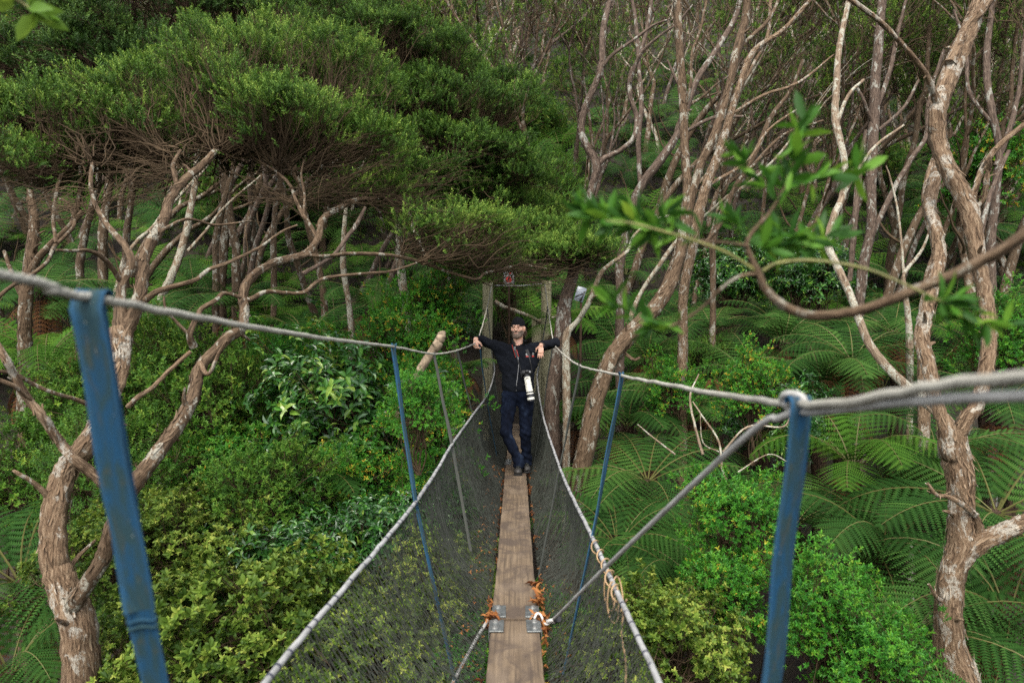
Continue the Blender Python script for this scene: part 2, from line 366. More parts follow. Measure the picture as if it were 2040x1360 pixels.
def strap_mat(name, a, b_, c, weave=0.6):
    """webbing: rib weave and selvedges from the strap's own across / along coordinates, fading and grime in patches"""
    m, nt, b = new_mat(name); oc = objco(nt); bk = attr(nt, "bk", "Vector"); sp = nt.nodes.new("ShaderNodeSeparateXYZ"); lk(nt, bk, sp.inputs[0])
    n = noise(nt, mapping(nt, bk, (0.55, 5, 1)), 1.6, 6, 0.65, 0.8); n2 = noise(nt, mapping(nt, bk, (1.0, 9, 1)), 1.3, 5, 0.7, 0.5)
    c1 = ramp(nt, [(0.46, b_), (0.60, a)], n)
    c1 = mixc(nt, ramp(nt, [(0.54, (0, 0, 0)), (0.66, (0.75, 0.75, 0.75))], n2), c1, c)
    rib = mathn(nt, 'ADD', mathn(nt, 'MULTIPLY', mathn(nt, 'SINE', mathn(nt, 'MULTIPLY', sp.outputs[0], 34.0), None), 0.5), 0.5)
    wv_ = mathn(nt, 'ADD', mathn(nt, 'MULTIPLY', mathn(nt, 'SINE', mathn(nt, 'MULTIPLY', sp.outputs[1], 1500.0), None), 0.5), 0.5)
    h = mathn(nt, 'ADD', mathn(nt, 'MULTIPLY', rib, 0.6), mathn(nt, 'MULTIPLY', wv_, 0.4))
    edge = ramp(nt, [(0.70, (0, 0, 0)), (0.80, (1, 1, 1))], mathn(nt, 'ABSOLUTE', sp.outputs[0], None))
    c2 = mixc(nt, mathn(nt, 'MULTIPLY', edge, 0.5), c1, tuple(min(1, v * 1.5 + 0.01) for v in a))
    speck = ramp(nt, [(0.70, (0, 0, 0)), (0.73, (0.8, 0.8, 0.8))], noise(nt, mapping(nt, bk, (4, 60, 1)), 1.0, 3))
    c3 = mixc(nt, speck, c2, (0.30, 0.32, 0.30))
    c4 = mixc(nt, mathn(nt, 'MULTIPLY', h, 0.35), c3, tuple(v * 0.4 for v in b_))
    lk(nt, c4, b.inputs["Base Color"]); b.inputs["Roughness"].default_value = 0.8; b.inputs["Specular IOR Level"].default_value = 0.15
    bump(nt, b, h, weave, 0.0012); return m
M['blue'] = strap_mat('blue_webbing', (0.009, 0.050, 0.105), (0.018, 0.044, 0.053), (0.048, 0.050, 0.034))
M['grey_strap'] = strap_mat('grey_webbing', (0.032, 0.036, 0.032), (0.05, 0.052, 0.042), (0.02, 0.022, 0.022))
M['galv'] = plain_mat('galvanised_steel', (0.20, 0.215, 0.21), 0.45, 0.65, var=0.35, vscale=30, bumps=0.15)
M['bolt'] = plain_mat('bolt_steel', (0.42, 0.42, 0.40), 0.4, 0.8)
M['tan'] = rope_mat('tan_cord', (0.20, 0.12, 0.055), (0.38, 0.25, 0.13), 700)
M['black'] = plain_mat('black_tape', (0.012, 0.012, 0.014), 0.6)
M['white'] = plain_mat('white_rope', (0.62, 0.60, 0.56), 0.6, var=0.3, vscale=40)

def box_mb(mb, c, s, bev=0.0, mi=0, rot=None):
    """bevelled box: centre c, size s"""
    c = np.array(c, float); h = np.array(s, float) / 2; v = []; bb = min(bev, h.min() * 0.9)
    if bb <= 0:
        for z in (-1, 1):
            for x, y in ((-1, -1), (1, -1), (1, 1), (-1, 1)): v.append((x * h[0], y * h[1], z * h[2]))
        ring = 4; rows = 2
    else:
        prof = [(-h[2], bb), (-h[2] + bb, 0), (h[2] - bb, 0), (h[2], bb)]; ring = 8
        for z, ins in prof:
            hx, hy = h[0] - ins, h[1] - ins; k = bb
            for x, y in ((-hx + k, -hy), (hx - k, -hy), (hx, -hy + k), (hx, hy - k), (hx - k, hy), (-hx + k, hy), (-hx, hy - k), (-hx, -hy + k)): v.append((x, y, z))
        rows = 4
    v = np.array(v)
    if rot is not None: v = v @ np.array(rot).T
    v = v + c; F = []
    for r in range(rows - 1):
        for j in range(ring): F.append([r * ring + j, r * ring + (j + 1) % ring, (r + 1) * ring + (j + 1) % ring, (r + 1) * ring + j])
    mb.add(v, F, mi=mi)
    cb = v[:ring].mean(0); ct = v[-ring:].mean(0); f = [[(j + 1) % ring, j, ring] for j in range(ring)]
    mb.add(np.vstack([v[:ring], cb]), f, mi=mi); mb.add(np.vstack([v[-ring:], ct]), [x[::-1] for x in f], mi=mi)

bridge = thing('rope_bridge', 'narrow plank footbridge slung on ropes with black net sides and blue webbing straps', 'bridge', (0, 0, 0))
# planks
for (x0, wdt, y0, y1) in ((-0.004, 0.262, -1.4, 3.735), (-0.006, 0.252, 3.765, 8.83), (0.0, 0.25, 8.86, 13.3)):
    mb = MB(); nseg = 60; yy = np.linspace(y0, y1, nseg); ex = 0.002 * rng.standard_normal((nseg, 2))
    prof = [(-1, -0.05), (-1, -0.004), (-0.97, 0.0), (0.97, 0.0), (1, -0.004), (1, -0.05)]
    v = np.array([[(x0 + px * wdt / 2 + (ex[k, 0] if px < 0 else ex[k, 1])), y, pz + 0.002 * math.sin(y * 5)] for k, y in enumerate(yy) for px, pz in prof])
    n = 6; i_ = np.arange(nseg - 1)[:, None] * n; j = np.arange(n)[None]; j2 = (j + 1) % n
    mb.add(v, np.stack([i_ + j, i_ + n + j, i_ + n + j2, i_ + j2], -1).reshape(-1, 4))
    for e, fl in ((0, 0), (nseg - 1, 1)):
        c = v[e * n:(e + 1) * n]; mb.add(np.vstack([c, c.mean(0)]), [[a, (a + 1) % n, n] if fl == 0 else [(a + 1) % n, a, n] for a in range(n)])
    mb.build('plank', M['plank'], bridge, smooth=False)
# steel plates with bolts at the joints
def plate(x, y, w, l, rz=0.0):
    mb = MB(); R = [[math.cos(rz), -math.sin(rz), 0], [math.sin(rz), math.cos(rz), 0], [0, 0, 1]]
    box_mb(mb, (x, y, 0.006), (w, l, 0.007), 0.0015, rot=R)
    box_mb(mb, (x + (w / 2 + 0.003) * (1 if x > 0 else -1), y, -0.018), (0.006, l, 0.055), 0.0015, rot=R)
    p = mb.build('bracket', M['galv'], bridge, smooth=False)
    for s in (-0.25, 0.28):
        mb = MB(); bx, by = x + w * 0.12 * (1 if x > 0 else -1), y + s * l
        tube(mb, [(bx, by, 0.009), (bx, by, 0.012), (bx, by, 0.0121)], [0.017, 0.017, 0.012], 16)
        tube(mb, [(bx, by, 0.012), (bx, by, 0.022)], [0.0115, 0.0105], 6)
        o = mb.build('bolt', M['bolt'], bridge, smooth=False); o.parent = p
for yj, sx in ((3.75, 1.0), (8.845, 1.0)):
    plate(-0.093, yj + 0.105, 0.072, 0.165, 0.02); plate(0.088, yj + 0.10, 0.072, 0.16, -0.02)
    plate(-0.102, yj - 0.095, 0.074, 0.15, 0.0); plate(0.092, yj - 0.095, 0.074, 0.155, 0.03)

HL = catmull([(-0.70, -0.4, 1.66), (-0.74, 0.98, 1.603), (-0.742, 1.2, 1.584), (-0.738, 2.5, 1.535), (-0.733, 4.1, 1.497), (-0.695, 5.8, 1.436), (-0.60, 6.9, 1.46), (-0.487, 8.02, 1.535), (-0.47, 8.5, 1.60), (-0.455, 10.5, 2.05), (-0.46, 12.95, 2.66)], 14)
HR = catmull([(0.54, -0.4, 1.56), (0.56, 0.75, 1.467), (0.562, 1.36, 1.385), (0.59, 2.6, 1.352), (0.60, 3.9, 1.334), (0.542, 5.8, 1.338), (0.50, 7.0, 1.41), (0.475, 8.1, 1.492), (0.47, 8.6, 1.56), (0.50, 10.5, 2.04), (0.545, 12.95, 2.69)], 14)
for P_ in (HL, HR):
    mb = MB(); P2 = P_ + 0.0015 * rng.standard_normal(P_.shape); tube(mb, P2, 0.0082, 12); mb.build('handrail_rope', M['rope'], bridge)
mb = MB(); tube(mb, catmull([(0.545, -0.4, 1.53), (0.565, 0.75, 1.446), (0.568, 1.33, 1.372), (0.55, 1.40, 1.385), (0.548, 1.385, 1.403), (0.567, 1.355, 1.400), (0.57, 1.36, 1.372), (0.55, 1.42, 1.352), (0.517, 1.6, 1.27), (0.35, 2.64, 0.65), (0.19, 3.66, 0.03), (0.165, 3.76, 0.005)], 12), 0.0078, 10)
mb.build('stay_rope', M['rope_grey'], bridge)
mb = MB(); tube(mb, catmull([(-0.155, 3.74, 0.0), (-0.22, 3.6, -0.06), (-0.33, 3.2, -0.14), (-0.45, 2.6, -0.2), (-0.7, 1.4, -0.35)], 10), 0.009, 10); mb.build('stay_rope', M['rope_grey'], bridge)
# thimble, black tape and hook at the lower end of the stay
mb = MB(); a = np.linspace(0, 2 * np.pi, 25); c = np.array([0.195, 3.645, 0.035]); e1 = np.array([0.30, -0.78, 0.45]); e1 /= np.linalg.norm(e1); e2 = np.cross(e1, [0, 0.5, 1]); e2 /= np.linalg.norm(e2)
tube(mb, c + 0.045 * np.cos(a)[:, None] * e1 + 0.022 * np.sin(a)[:, None] * e2, 0.009, 8, cap=False); mb.build('thimble', M['white'], bridge)
mb = MB(); tube(mb, [c + e1 * 0.05, c + e1 * 0.085], 0.017, 10); mb.build('tape_wrap', M['black'], bridge)
mb = MB(); tube(mb, catmull([(0.10, 3.735, 0.012), (0.115, 3.76, 0.03), (0.135, 3.75, 0.028), (0.15, 3.70, 0.01), (0.165, 3.66, 0.012), c - e1 * 0.02], 6), 0.006, 8); mb.build('hook', M['white'], bridge)

NL = catmull([(-0.74, -0.3, 0.50), (-0.72, 0.9, 0.53), (-0.70, 1.9, 0.564), (-0.615, 2.9, 0.61), (-0.545, 3.7, 0.657), (-0.52, 4.6, 0.69), (-0.508, 5.4, 0.726), (-0.45, 7.0, 0.79), (-0.36, 8.9, 0.90), (-0.35, 11, 1.09), (-0.42, 12.9, 1.2)], 16)
NR = catmull([(0.48, -0.3, 0.42), (0.47, 0.9, 0.435), (0.44, 2.1, 0.466), (0.41, 2.9, 0.50), (0.391, 3.5, 0.522), (0.365, 4.6, 0.52), (0.352, 5.5, 0.53), (0.325, 7.3, 0.63), (0.318, 9.0, 0.77), (0.34, 11, 1.01), (0.42, 12.9, 1.12)], 16)
def cable_at(P, y): return np.array([np.interp(y, P[:, 1], P[:, 0]), y, np.interp(y, P[:, 1], P[:, 2])])
def lerp_path(P, y): return np.stack([np.interp(y, P[:, 1], P[:, 0]), y, np.interp(y, P[:, 1], P[:, 2])], -1)
for P_, sgn in ((NL, -1), (NR, 1)):
    mb = MB(); tube(mb, P_ + 0.001 * rng.standard_normal(P_.shape), 0.0105, 10); mb.build('net_cable', M['netrope'], bridge)
    # netting: crossing cords from cable to plank edge, bellied outwards
    mb = MB(); y0, y1, cell = -0.2, 12.9, 0.027; ncol = int((y1 - y0) / cell); K = 27
    t = np.linspace(0, 1, K)
    for sl in (1, -1):
        ys_ = y0 + np.arange(ncol) * cell
        Yc = ys_[:, None] + sl * 0.40 * cell * ((t[None] * (K - 1)) % 2 - 0.5) + 0.05 * np.sin(ys_ * 2)[:, None] * t[None] + sl * cell * 0.45 * 0
        Yc = np.clip(Yc, y0, y1)
        top = lerp_path(P_, Yc); topx, topz = top[..., 0], top[..., 2]
        botx, botz = sgn * 0.15 + 0 * Yc, -0.045 + 0 * Yc
        u = t[None]
        px = topx * (1 - u) + botx * u; pz = topz * (1 - u) + botz * u
        belly = np.sin(u * np.pi) * (0.07 + 0.035 * np.sin(Yc * 1.7) + 0.02 * np.sin(Yc * 4.1 + 1))
        px = px + sgn * belly * 0.8; pz = pz - belly * 0.7
        jit = 0.0028 * rng.standard_normal(px.shape)
        Pn = np.stack([px + jit, Yc + 0.003 * rng.standard_normal(px.shape) + (0.5 * cell if sl > 0 else 0), pz], -1)
        tubes(mb, Pn, 0.0018, 3)
    # border cord folds: a few slack vertical lines
    yy = np.sort(rng.uniform(1.5, 12.5, 26)); Pn = []
    for y in yy:
        tp = cable_at(P_, y); q = rng.uniform(-.3, .1)
        pts = np.array([tp * (1 - s) + np.array([sgn * 0.15, y + q, -0.045]) * s + np.array([sgn, 0, -0.8]) * 0.075 * math.sin(s * math.pi) for s in np.linspace(0, 1, 9)]); Pn.append(pts)
    tubes(mb, np.array(Pn), 0.0022, 4)
    # lashings round the cable
    L = np.concatenate([[0], np.cumsum(np.linalg.norm(np.diff(P_, axis=0), axis=1))])
    for s in np.arange(0.1, L[-1], 0.10):
        s = s + rng.uniform(-.035, .035); i = np.searchsorted(L, s) - 1; i = max(0, min(i, len(P_) - 2)); f = (s - L[i]) / (L[i + 1] - L[i])
        p = P_[i] * (1 - f) + P_[i + 1] * f; d = P_[i + 1] - P_[i]; d = d / np.linalg.norm(d)
        tube(mb, [p - d * 0.004, p + d * 0.004], 0.0122, 8, mi=1, cap=True)
    mb.build('net', [M['net'], M['lash']], bridge)

def ribbon(mb, P, w, th, wd, mi=0):
    """flat strap through P with widths w, width direction wd blended per point"""
    P = np.asarray(P, float); T = np.gradient(P, axis=0); T /= np.linalg.norm(T, axis=1)[:, None]
    wd = np.broadcast_to(np.asarray(wd, float), P.shape); s = wd - T * (wd * T).sum(1)[:, None]; s /= np.linalg.norm(s, axis=1)[:, None]; nrm = np.cross(T, s)
    w = np.broadcast_to(w, (len(P),))[:, None] / 2; hx = th / 2
    prof = [(-1, -1), (-0.5, -1.3), (0.0, -1.0), (0.5, -1.3), (1, -1), (1, 1), (0.5, 0.8), (0, 1), (-0.5, 0.8), (-1, 1)]
    V = np.stack([P + s * w * a_ + nrm * hx * b_ for a_, b_ in prof], 1); n = len(prof); K = len(P)
    i = np.arange(K - 1)[:, None] * n; j = np.arange(n)[None]; j2 = (j + 1) % n
    L = np.concatenate([[0], np.cumsum(np.linalg.norm(np.diff(P, axis=0), axis=1))])
    bk = np.zeros((K, n, 3)); bk[..., 0] = np.array([p_[0] for p_ in prof]); bk[..., 1] = L[:, None] + P[0, 0] * 7
    mb.add(V.reshape(-1, 3), np.stack([i + j, i + j2, i + n + j2, i + n + j], -1).reshape(-1, 4), bk=bk.reshape(-1, 3), mi=mi)
    for e in (0, K - 1): mb.add(np.vstack([V[e], P[e:e + 1]]), [[a_, (a_ + 1) % n, n] for a_ in range(n)], mi=mi)

def strap(top, mid, bot, w0, w1, mat, wd0=(1, 0, 0), wd1=(1, 0, 0), gap=0.012, knot=True, back=True, drop=True, tail=None):
    """webbing doubled over the handrail, joined near the net cable, run on to the plank"""
    top, mid, bot = (np.array(q, float) for q in (top, mid, bot)); mb = MB()
    n = 30; t = np.linspace(0, 1, n)[:, None]
    wd = np.array(wd0) * (1 - t) + np.array(wd1) * t; sw = 0.01 * np.sin(t * 9)
    front = top * (1 - t) + mid * t + np.array([0, -1, 0]) * (gap * (1 - t)) + np.array([1, 0, 0]) * sw * 0.3
    arc = [top + np.array([0, math.cos(a) * 0.0155, math.sin(a) * 0.0155]) for a in np.linspace(math.pi * 0.9, math.pi * 0.1, 8)]
    arc = np.array(arc)
    P = np.vstack([arc[::-1], front[1:] ])
    wd_all = np.vstack([np.repeat(wd[:1], 8, 0), wd[1:]]); ww = np.concatenate([np.full(8, w0), (w0 * (1 - t) + w1 * t)[1:, 0]])
    ribbon(mb, P, ww, 0.0028, wd_all)
    if back:
        ofs = np.array([-0.3 * w0 if top[0] < 0 else 0.34 * w0, 0.012, 0])
        bk_ = top * (1 - t) + mid * t + (ofs * 1.2 + np.array([0, 0.006, 0])) * (1 - t) ** 0.6; ribbon(mb, bk_, w0 * 0.85 * (1 - t[:, 0]) + w1 * t[:, 0], 0.0028, wd * np.array([1, 0.3, 1]) + np.array([0, 0.55, 0]))
    if knot:
        d = (bot - mid); d /= np.linalg.norm(d); k = mid + d * 0.02; a = np.linspace(0, 2 * np.pi, 17)
        s1 = np.array(wd1) - d * np.dot(wd1, d); s1 /= np.linalg.norm(s1); s2 = np.cross(d, s1)
        for o in (0, 0.014): tube(mb, k + d * o + np.cos(a)[:, None] * s1 * (w1 * 0.50) + np.sin(a)[:, None] * s2 * 0.005 + d * 0.003 * np.sin(a * 3)[:, None], 0.0032, 6, cap=False)
    if drop:
        q = mid * (1 - t) + bot * t; ribbon(mb, q, w1 * (1 - 0.25 * t[:, 0]), 0.0028, wd1)
    mb.build('strap', mat, bridge)

strap((-0.742, 1.2, 1.584), (-0.700, 1.27, 1.01), (-0.660, 1.38, 0.50), 0.052, 0.052, M['blue'], wd0=(1, 0.15, 0), wd1=(1, 0.1, 0), gap=0.03)
strap((0.562, 1.36, 1.385), (0.541, 1.45, 0.786), (0.50, 1.55, 0.42), 0.048, 0.048, M['blue'], wd0=(1, 0.3, 0), wd1=(1, 0.25, 0), gap=0.014, knot=False)
strap((-0.733, 4.1, 1.497), (-0.545, 3.70, 0.66), (-0.29, 3.3, -0.14), 0.034, 0.026, M['blue'], wd0=(0.5, 1, 0), wd1=(0.6, 1, 0), gap=0.03)
strap((0.60, 3.9, 1.334), (0.391, 3.5, 0.525), (0.225, 3.25, -0.06), 0.034, 0.026, M['blue'], wd0=(0.6, 1, 0), wd1=(0.6, 1, 0), gap=0.01)
strap((-0.695, 5.8, 1.436), (-0.508, 5.4, 0.73), (-0.305, 4.62, 0.115), 0.022, 0.026, M['grey_strap'], wd0=(0.8, 0.6, 0), wd1=(1, 0.5, 0), gap=0.03)
strap((0.542, 5.8, 1.338), (0.352, 5.5, 0.53), (0.15, 4.5, -0.02), 0.024, 0.018, M['grey_strap'], wd0=(0.8, 0.6, 0), wd1=(0.6, 1, 0), gap=0.02)
strap((-0.60, 6.95, 1.462), (-0.455, 7.1, 0.80), (-0.28, 7.2, 0.0), 0.024, 0.014, M['grey_strap'], wd0=(0.8, 0.6, 0), wd1=(0.6, 1, 0), gap=0.02, back=False)
strap((0.47, 8.65, 1.565), (0.325, 8.3, 0.71), (0.2, 8.2, 0.0), 0.022, 0.014, M['grey_strap'], wd0=(0.8, 0.6, 0), wd1=(0.6, 1, 0), gap=0.02, back=False)
strap((-0.47, 8.6, 1.615), (-0.38, 8.6, 0.89), (-0.22, 8.6, 0.0), 0.024, 0.014, M['blue'], wd0=(0.8, 0.6, 0), wd1=(0.6, 1, 0), gap=0.02, back=False)
strap((-0.456, 10.8, 2.13), (-0.35, 10.8, 1.08), (-0.2, 10.8, 0.0), 0.022, 0.014, M['grey_strap'], gap=0.02, back=False)
strap((0.50, 10.8, 2.12), (0.34, 10.8, 1.0), (0.2, 10.8, 0.0), 0.022, 0.014, M['grey_strap'], gap=0.02, back=False)
# wire between the post tops
mb = MB(); tube(mb, catmull([(-0.50, 13.0, 2.665), (0.05, 13.0, 2.655), (0.60, 13.0, 2.70)], 10), 0.009, 6); mb.build('top_wire', M['netrope'], bridge)

# posts
mp, nt, b = new_mat('post_timber'); oc = objco(nt)
n = noise(nt, mapping(nt, oc, (30, 30, 1.2)), 1.5, 6, 0.65); lk(nt, ramp(nt, [(0.3, (0.13, 0.115, 0.06)), (0.55, (0.26, 0.24, 0.14)), (0.8, (0.38, 0.35, 0.23))], n), b.inputs[0]); b.inputs["Roughness"].default_value = 0.85; bump(nt, b, n, 0.5, 0.01)
for x, ztop, lab in ((-0.545, 2.72, 'left of two round timber posts at the far end of the bridge'), (0.575, 2.75, 'right of two round timber posts at the far end of the bridge')):
    mb = MB(); zz = np.linspace(-1.2, ztop, 24); P_ = np.stack([x + 0.004 * np.sin(zz * 3), 13.05 + 0 * zz, zz], -1)
    tube(mb, P_, 0.098, 20, rough=0.02); o = mb.build('timber_post', mp, loc=(x, 13.05, 0)); tag(o, lab, 'post', 'timber posts of the bridge')
mb = MB(); tube(mb, [(0.42, 13.6, 0.4), (0.42, 13.6, 2.05)], 0.11, 14, rough=0.03); tag(mb.build('timber_stump', mp, loc=(0.42, 13.6, 0.4)), 'short timber post behind the right bridge post', 'post')

# tan cord wound round the right net cable
cord = []; L = np.concatenate([[0], np.cumsum(np.linalg.norm(np.diff(NR, axis=0), axis=1))])
ysc = np.linspace(3.42, 2.72, 150); cc = lerp_path(NR, ysc)
ang = np.linspace(0, 2 * np.pi * 5, 150); rr = 0.017 + 0.010 * (np.sin(ang * 0.37) ** 2)
cordP = cc + np.stack([np.cos(ang) * rr, 0 * ang, np.sin(ang) * rr], -1)
mb = MB(); tube(mb, cordP, 0.0032, 6)
for y0, dz, dx in ((2.98, 0.13, 0.0), (2.90, 0.10, 0.02), (2.84, 0.12, -0.01)):
    c = cable_at(NR, y0); a = np.linspace(0, 2 * np.pi, 30)
    tube(mb, np.stack([c[0] + dx + 0.022 * np.sin(a), c[1] + 0.015 * np.sin(a * 2) + 0.03 * np.cos(a), c[2] - dz / 2 + (dz / 2 + 0.014) * np.cos(a)], -1), 0.0032, 6, cap=False)
c = cable_at(NR, 2.8); tube(mb, catmull([c + (0, 0, 0.02), c + (0.02, -0.03, -0.06), c + (0.012, -0.05, -0.16), c + (0.025, -0.07, -0.26), c + (0.02, -0.09, -0.4)], 10), 0.004, 6)
tag(mb.build('cord', M['tan'], loc=tuple(c)), 'tan cord wound in loose loops round the right net cable', 'cord')

# fallen leaves along the plank edges
mb = MB(); T_DL = leaf_template(3, 0.05, 0.022, 0.01, (0.8, 1.5), 0.5, 0.4, 2, 21)
n = 230; yy = rng.uniform(1.4, 8.5, n); sd_ = np.where(rng.random(n) < 0.62, 1, -1); yy = np.where((rng.random(n) < 0.22), 3.85 + rng.normal(0, 0.22, n), yy)
P_ = np.stack([sd_ * (0.142 + np.abs(rng.normal(0, 0.010, n))), yy, rng.uniform(-0.045, -0.003, n)], -1)
keep = (np.sin(yy * 7 + sd_) + rng.normal(0, 0.8, n)) > -0.2; P_ = P_[keep]; D = rng.normal(0, 1, P_.shape); D[:, 2] = np.abs(D[:, 2])
scatter(mb, T_DL, P_, D, rng.uniform(0.35, 0.7, len(P_)))
q = np.array([[0.125, 3.93, 0.02], [0.145, 3.80, 0.0], [0.15, 3.99, 0.01], [0.135, 4.25, 0.0], [0.12, 3.75, 0.01], [-0.145, 3.83, 0.0], [0.148, 3.7, -0.01], [0.13, 4.02, 0.02], [0.15, 3.62, -0.02], [-0.12, 3.745, 0.01]])
q = np.repeat(q, 3, 0) + rng.normal(0, 0.012, (30, 3)) * (1, 1.5, 0.3)
scatter(mb, T_DL, q, rng.normal(0, 1, q.shape) + (0, 0, 1), rng.uniform(0.7, 1.2, len(q)))
# leaf litter caught in the net
n = 260; yy = rng.uniform(2, 8, n); sd_ = np.where(rng.random(n) < 0.7, -1, 1); u = rng.uniform(0.72, 0.98, n)
tp = np.where(sd_[:, None] < 0, lerp_path(NL, yy), lerp_path(NR, yy)); P_ = np.stack([tp[:, 0] * (1 - u) + sd_ * 0.15 * u + sd_ * 0.05 * np.sin(u * np.pi), yy, tp[:, 2] * (1 - u) - 0.045 * u - 0.045 * np.sin(u * np.pi)], -1)
scatter(mb, T_DL, P_, rng.normal(0, 1, P_.shape), rng.uniform(0.12, 0.3, n), base=0.9)
tag(mb.build('fallen_leaves', M['deadleaf']), 'dry orange leaves caught along the plank edges and netting', 'leaves', kind='stuff')
# ------------------------------------------------------------------ traced trees
def path_px(pts):
    """pts: (px, py, depth, width_px)"""
    P = np.array([W(p[0], p[1], p[2]) for p in pts]); R = np.array([p[3] * p[2] / FPX / 2 * 0.86 for p in pts]); return P, R
def flakes(mb, P2, R2, dens=90, mi=0):
    """peeling bark strips and a few snapped stubs on the near trunks"""
    L = np.concatenate([[0], np.cumsum(np.linalg.norm(np.diff(P2, axis=0), axis=1))]); n_ = int(L[-1] * dens * min(1.6, R2.mean() / 0.06))
    if n_ < 3: return
    T, U, B = frames_along(P2); k = rng.integers(1, len(P2) - 1, n_); a = rng.random(n_) * 6.283; rad = U[k] * np.cos(a)[:, None] + B[k] * np.sin(a)[:, None]; tan = np.cross(T[k], rad)
    l = rng.uniform(0.03, 0.13, n_)[:, None]; w = rng.uniform(0.003, 0.009, n_)[:, None]; c = P2[k] + rad * (R2[k] * 1.02)[:, None]; lift = rng.uniform(0.002, 0.016, n_)[:, None]; sk = rng.normal(0, 0.25, (n_, 1)) * tan
    rows = [(c + T[k] * l * t + rad * (0.001 + lift * abs(t) ** 1.5 * 2.2) + sk * l * t, w * (1 - abs(t) * 0.9)) for t in (-0.5, -0.17, 0.17, 0.5)]
    V = np.stack([q for c_, w_ in rows for q in (c_ - tan * w_, c_ + tan * w_)], 1); o = (np.arange(n_) * 8)[:, None, None]; F = np.array([[0, 1, 3, 2], [2, 3, 5, 4], [4, 5, 7, 6]])[None] + o
    bk = rng.random((n_, 1, 3)) * 4 + np.zeros((n_, 8, 3)); mb.add(V.reshape(-1, 3), F.reshape(-1, 4), 0.5, bk.reshape(-1, 3), mi)
    for q in rng.integers(2, max(3, len(P2) - 2), max(1, int(L[-1] * 0.9))):
        a = rng.random() * 6.28; d = U[q] * math.cos(a) + B[q] * math.sin(a) + T[q] * 0.5; r_ = min(0.014, R2[q] * 0.35); ln = rng.uniform(0.5, 2.2) * R2[q] + 0.02
        pts = [P2[q] + d * R2[q] * 0.5, P2[q] + d * (R2[q] + ln * 0.4) + rng.normal(0, 0.006, 3), P2[q] + d * (R2[q] + ln) + rng.normal(0, 0.012, 3)]; tube(mb, catmull(pts, 3), np.linspace(r_ * 1.5, r_ * 0.6, 7), 6, 0.1, mi)
def limb(mb, pts, n=10, rough=0.10, seg=7, end=None, mi=0):
    P, R = path_px(pts); P2 = catmull(P, seg); R2 = np.interp(np.linspace(0, len(R) - 1, len(P2)), np.arange(len(R)), R)
    P2 = P2 + rng.standard_normal(P2.shape) * R2[:, None] * 0.05
    if mb is globals().get('tA') and pts[-1][1] < 600 and len(mb.F4): mi = 1
    tube(mb, P2, R2, n, rough, mi=mi)
    if n >= 14 and mb is not globals().get('hb'): flakes(mb, P2, R2, mi=mi)
    return P2, R2
def to_ground(pts, dx=0.0, flare=1.25):
    """carry a traced base down to the soil"""
    px, py, d, w = pts[0]; p = W(px, py, d); zg = float(H(p[0] + dx, d)) - 0.25
    out = [p.copy()]; n = max(2, int((p[2] - zg) / 0.5) + 1)
    P = [p + (np.array([p[0] + dx, d, zg]) - p) * (1 - k / n) for k in range(n)]
    r = w * d / FPX / 2 * 0.86; R = [r * (1 + (flare - 1) * (1 - k / n) ** 2) for k in range(n)]
    return P, R
def trunk(mb, pts, n=12, rough=0.10, seg=7, dx=0.0):
    Pg, Rg = to_ground(pts, dx); P, R = path_px(pts); P = np.vstack([Pg, P]); R = np.concatenate([Rg, R])
    P2 = catmull(P, seg); R2 = np.interp(np.linspace(0, len(R) - 1, len(P2)), np.arange(len(R)), R)
    P2 = P2 + rng.standard_normal(P2.shape) * R2[:, None] * 0.04
    tube(mb, P2, R2, n, rough)
    if n >= 14: flakes(mb, P2, R2)
    return Pg[0]

def twigs_from(mb, A, Bp, r0, r1, K=7, n=3, wob=0.12, mi=0, sag=0.0, rnd=0.5):
    """curved twigs from points A to points B"""
    A = np.asarray(A, float); Bp = np.asarray(Bp, float); N = len(A)
    t = np.linspace(0, 1, K)[None, :, None]; L = np.linalg.norm(Bp - A, axis=1)[:, None, None]
    P = A[:, None] * (1 - t) + Bp[:, None] * t
    o1 = rng.normal(0, 1, (N, 1, 3)); o2 = rng.normal(0, 1, (N, 1, 3))
    P = P + wob * L * (np.sin(t * np.pi) * o1 + np.sin(t * 2 * np.pi) * o2 * 0.5) + rng.normal(0, 1, P.shape) * 0.012 * L * np.sin(t * np.pi)
    P[..., 2] += (sag * np.sin(t * np.pi) * L)[..., 0]
    R = r0 * (1 - t[..., 0]) + r1 * t[..., 0]
    tubes(mb, P, np.broadcast_to(R, (N, K)), n, mi, rnd); return P

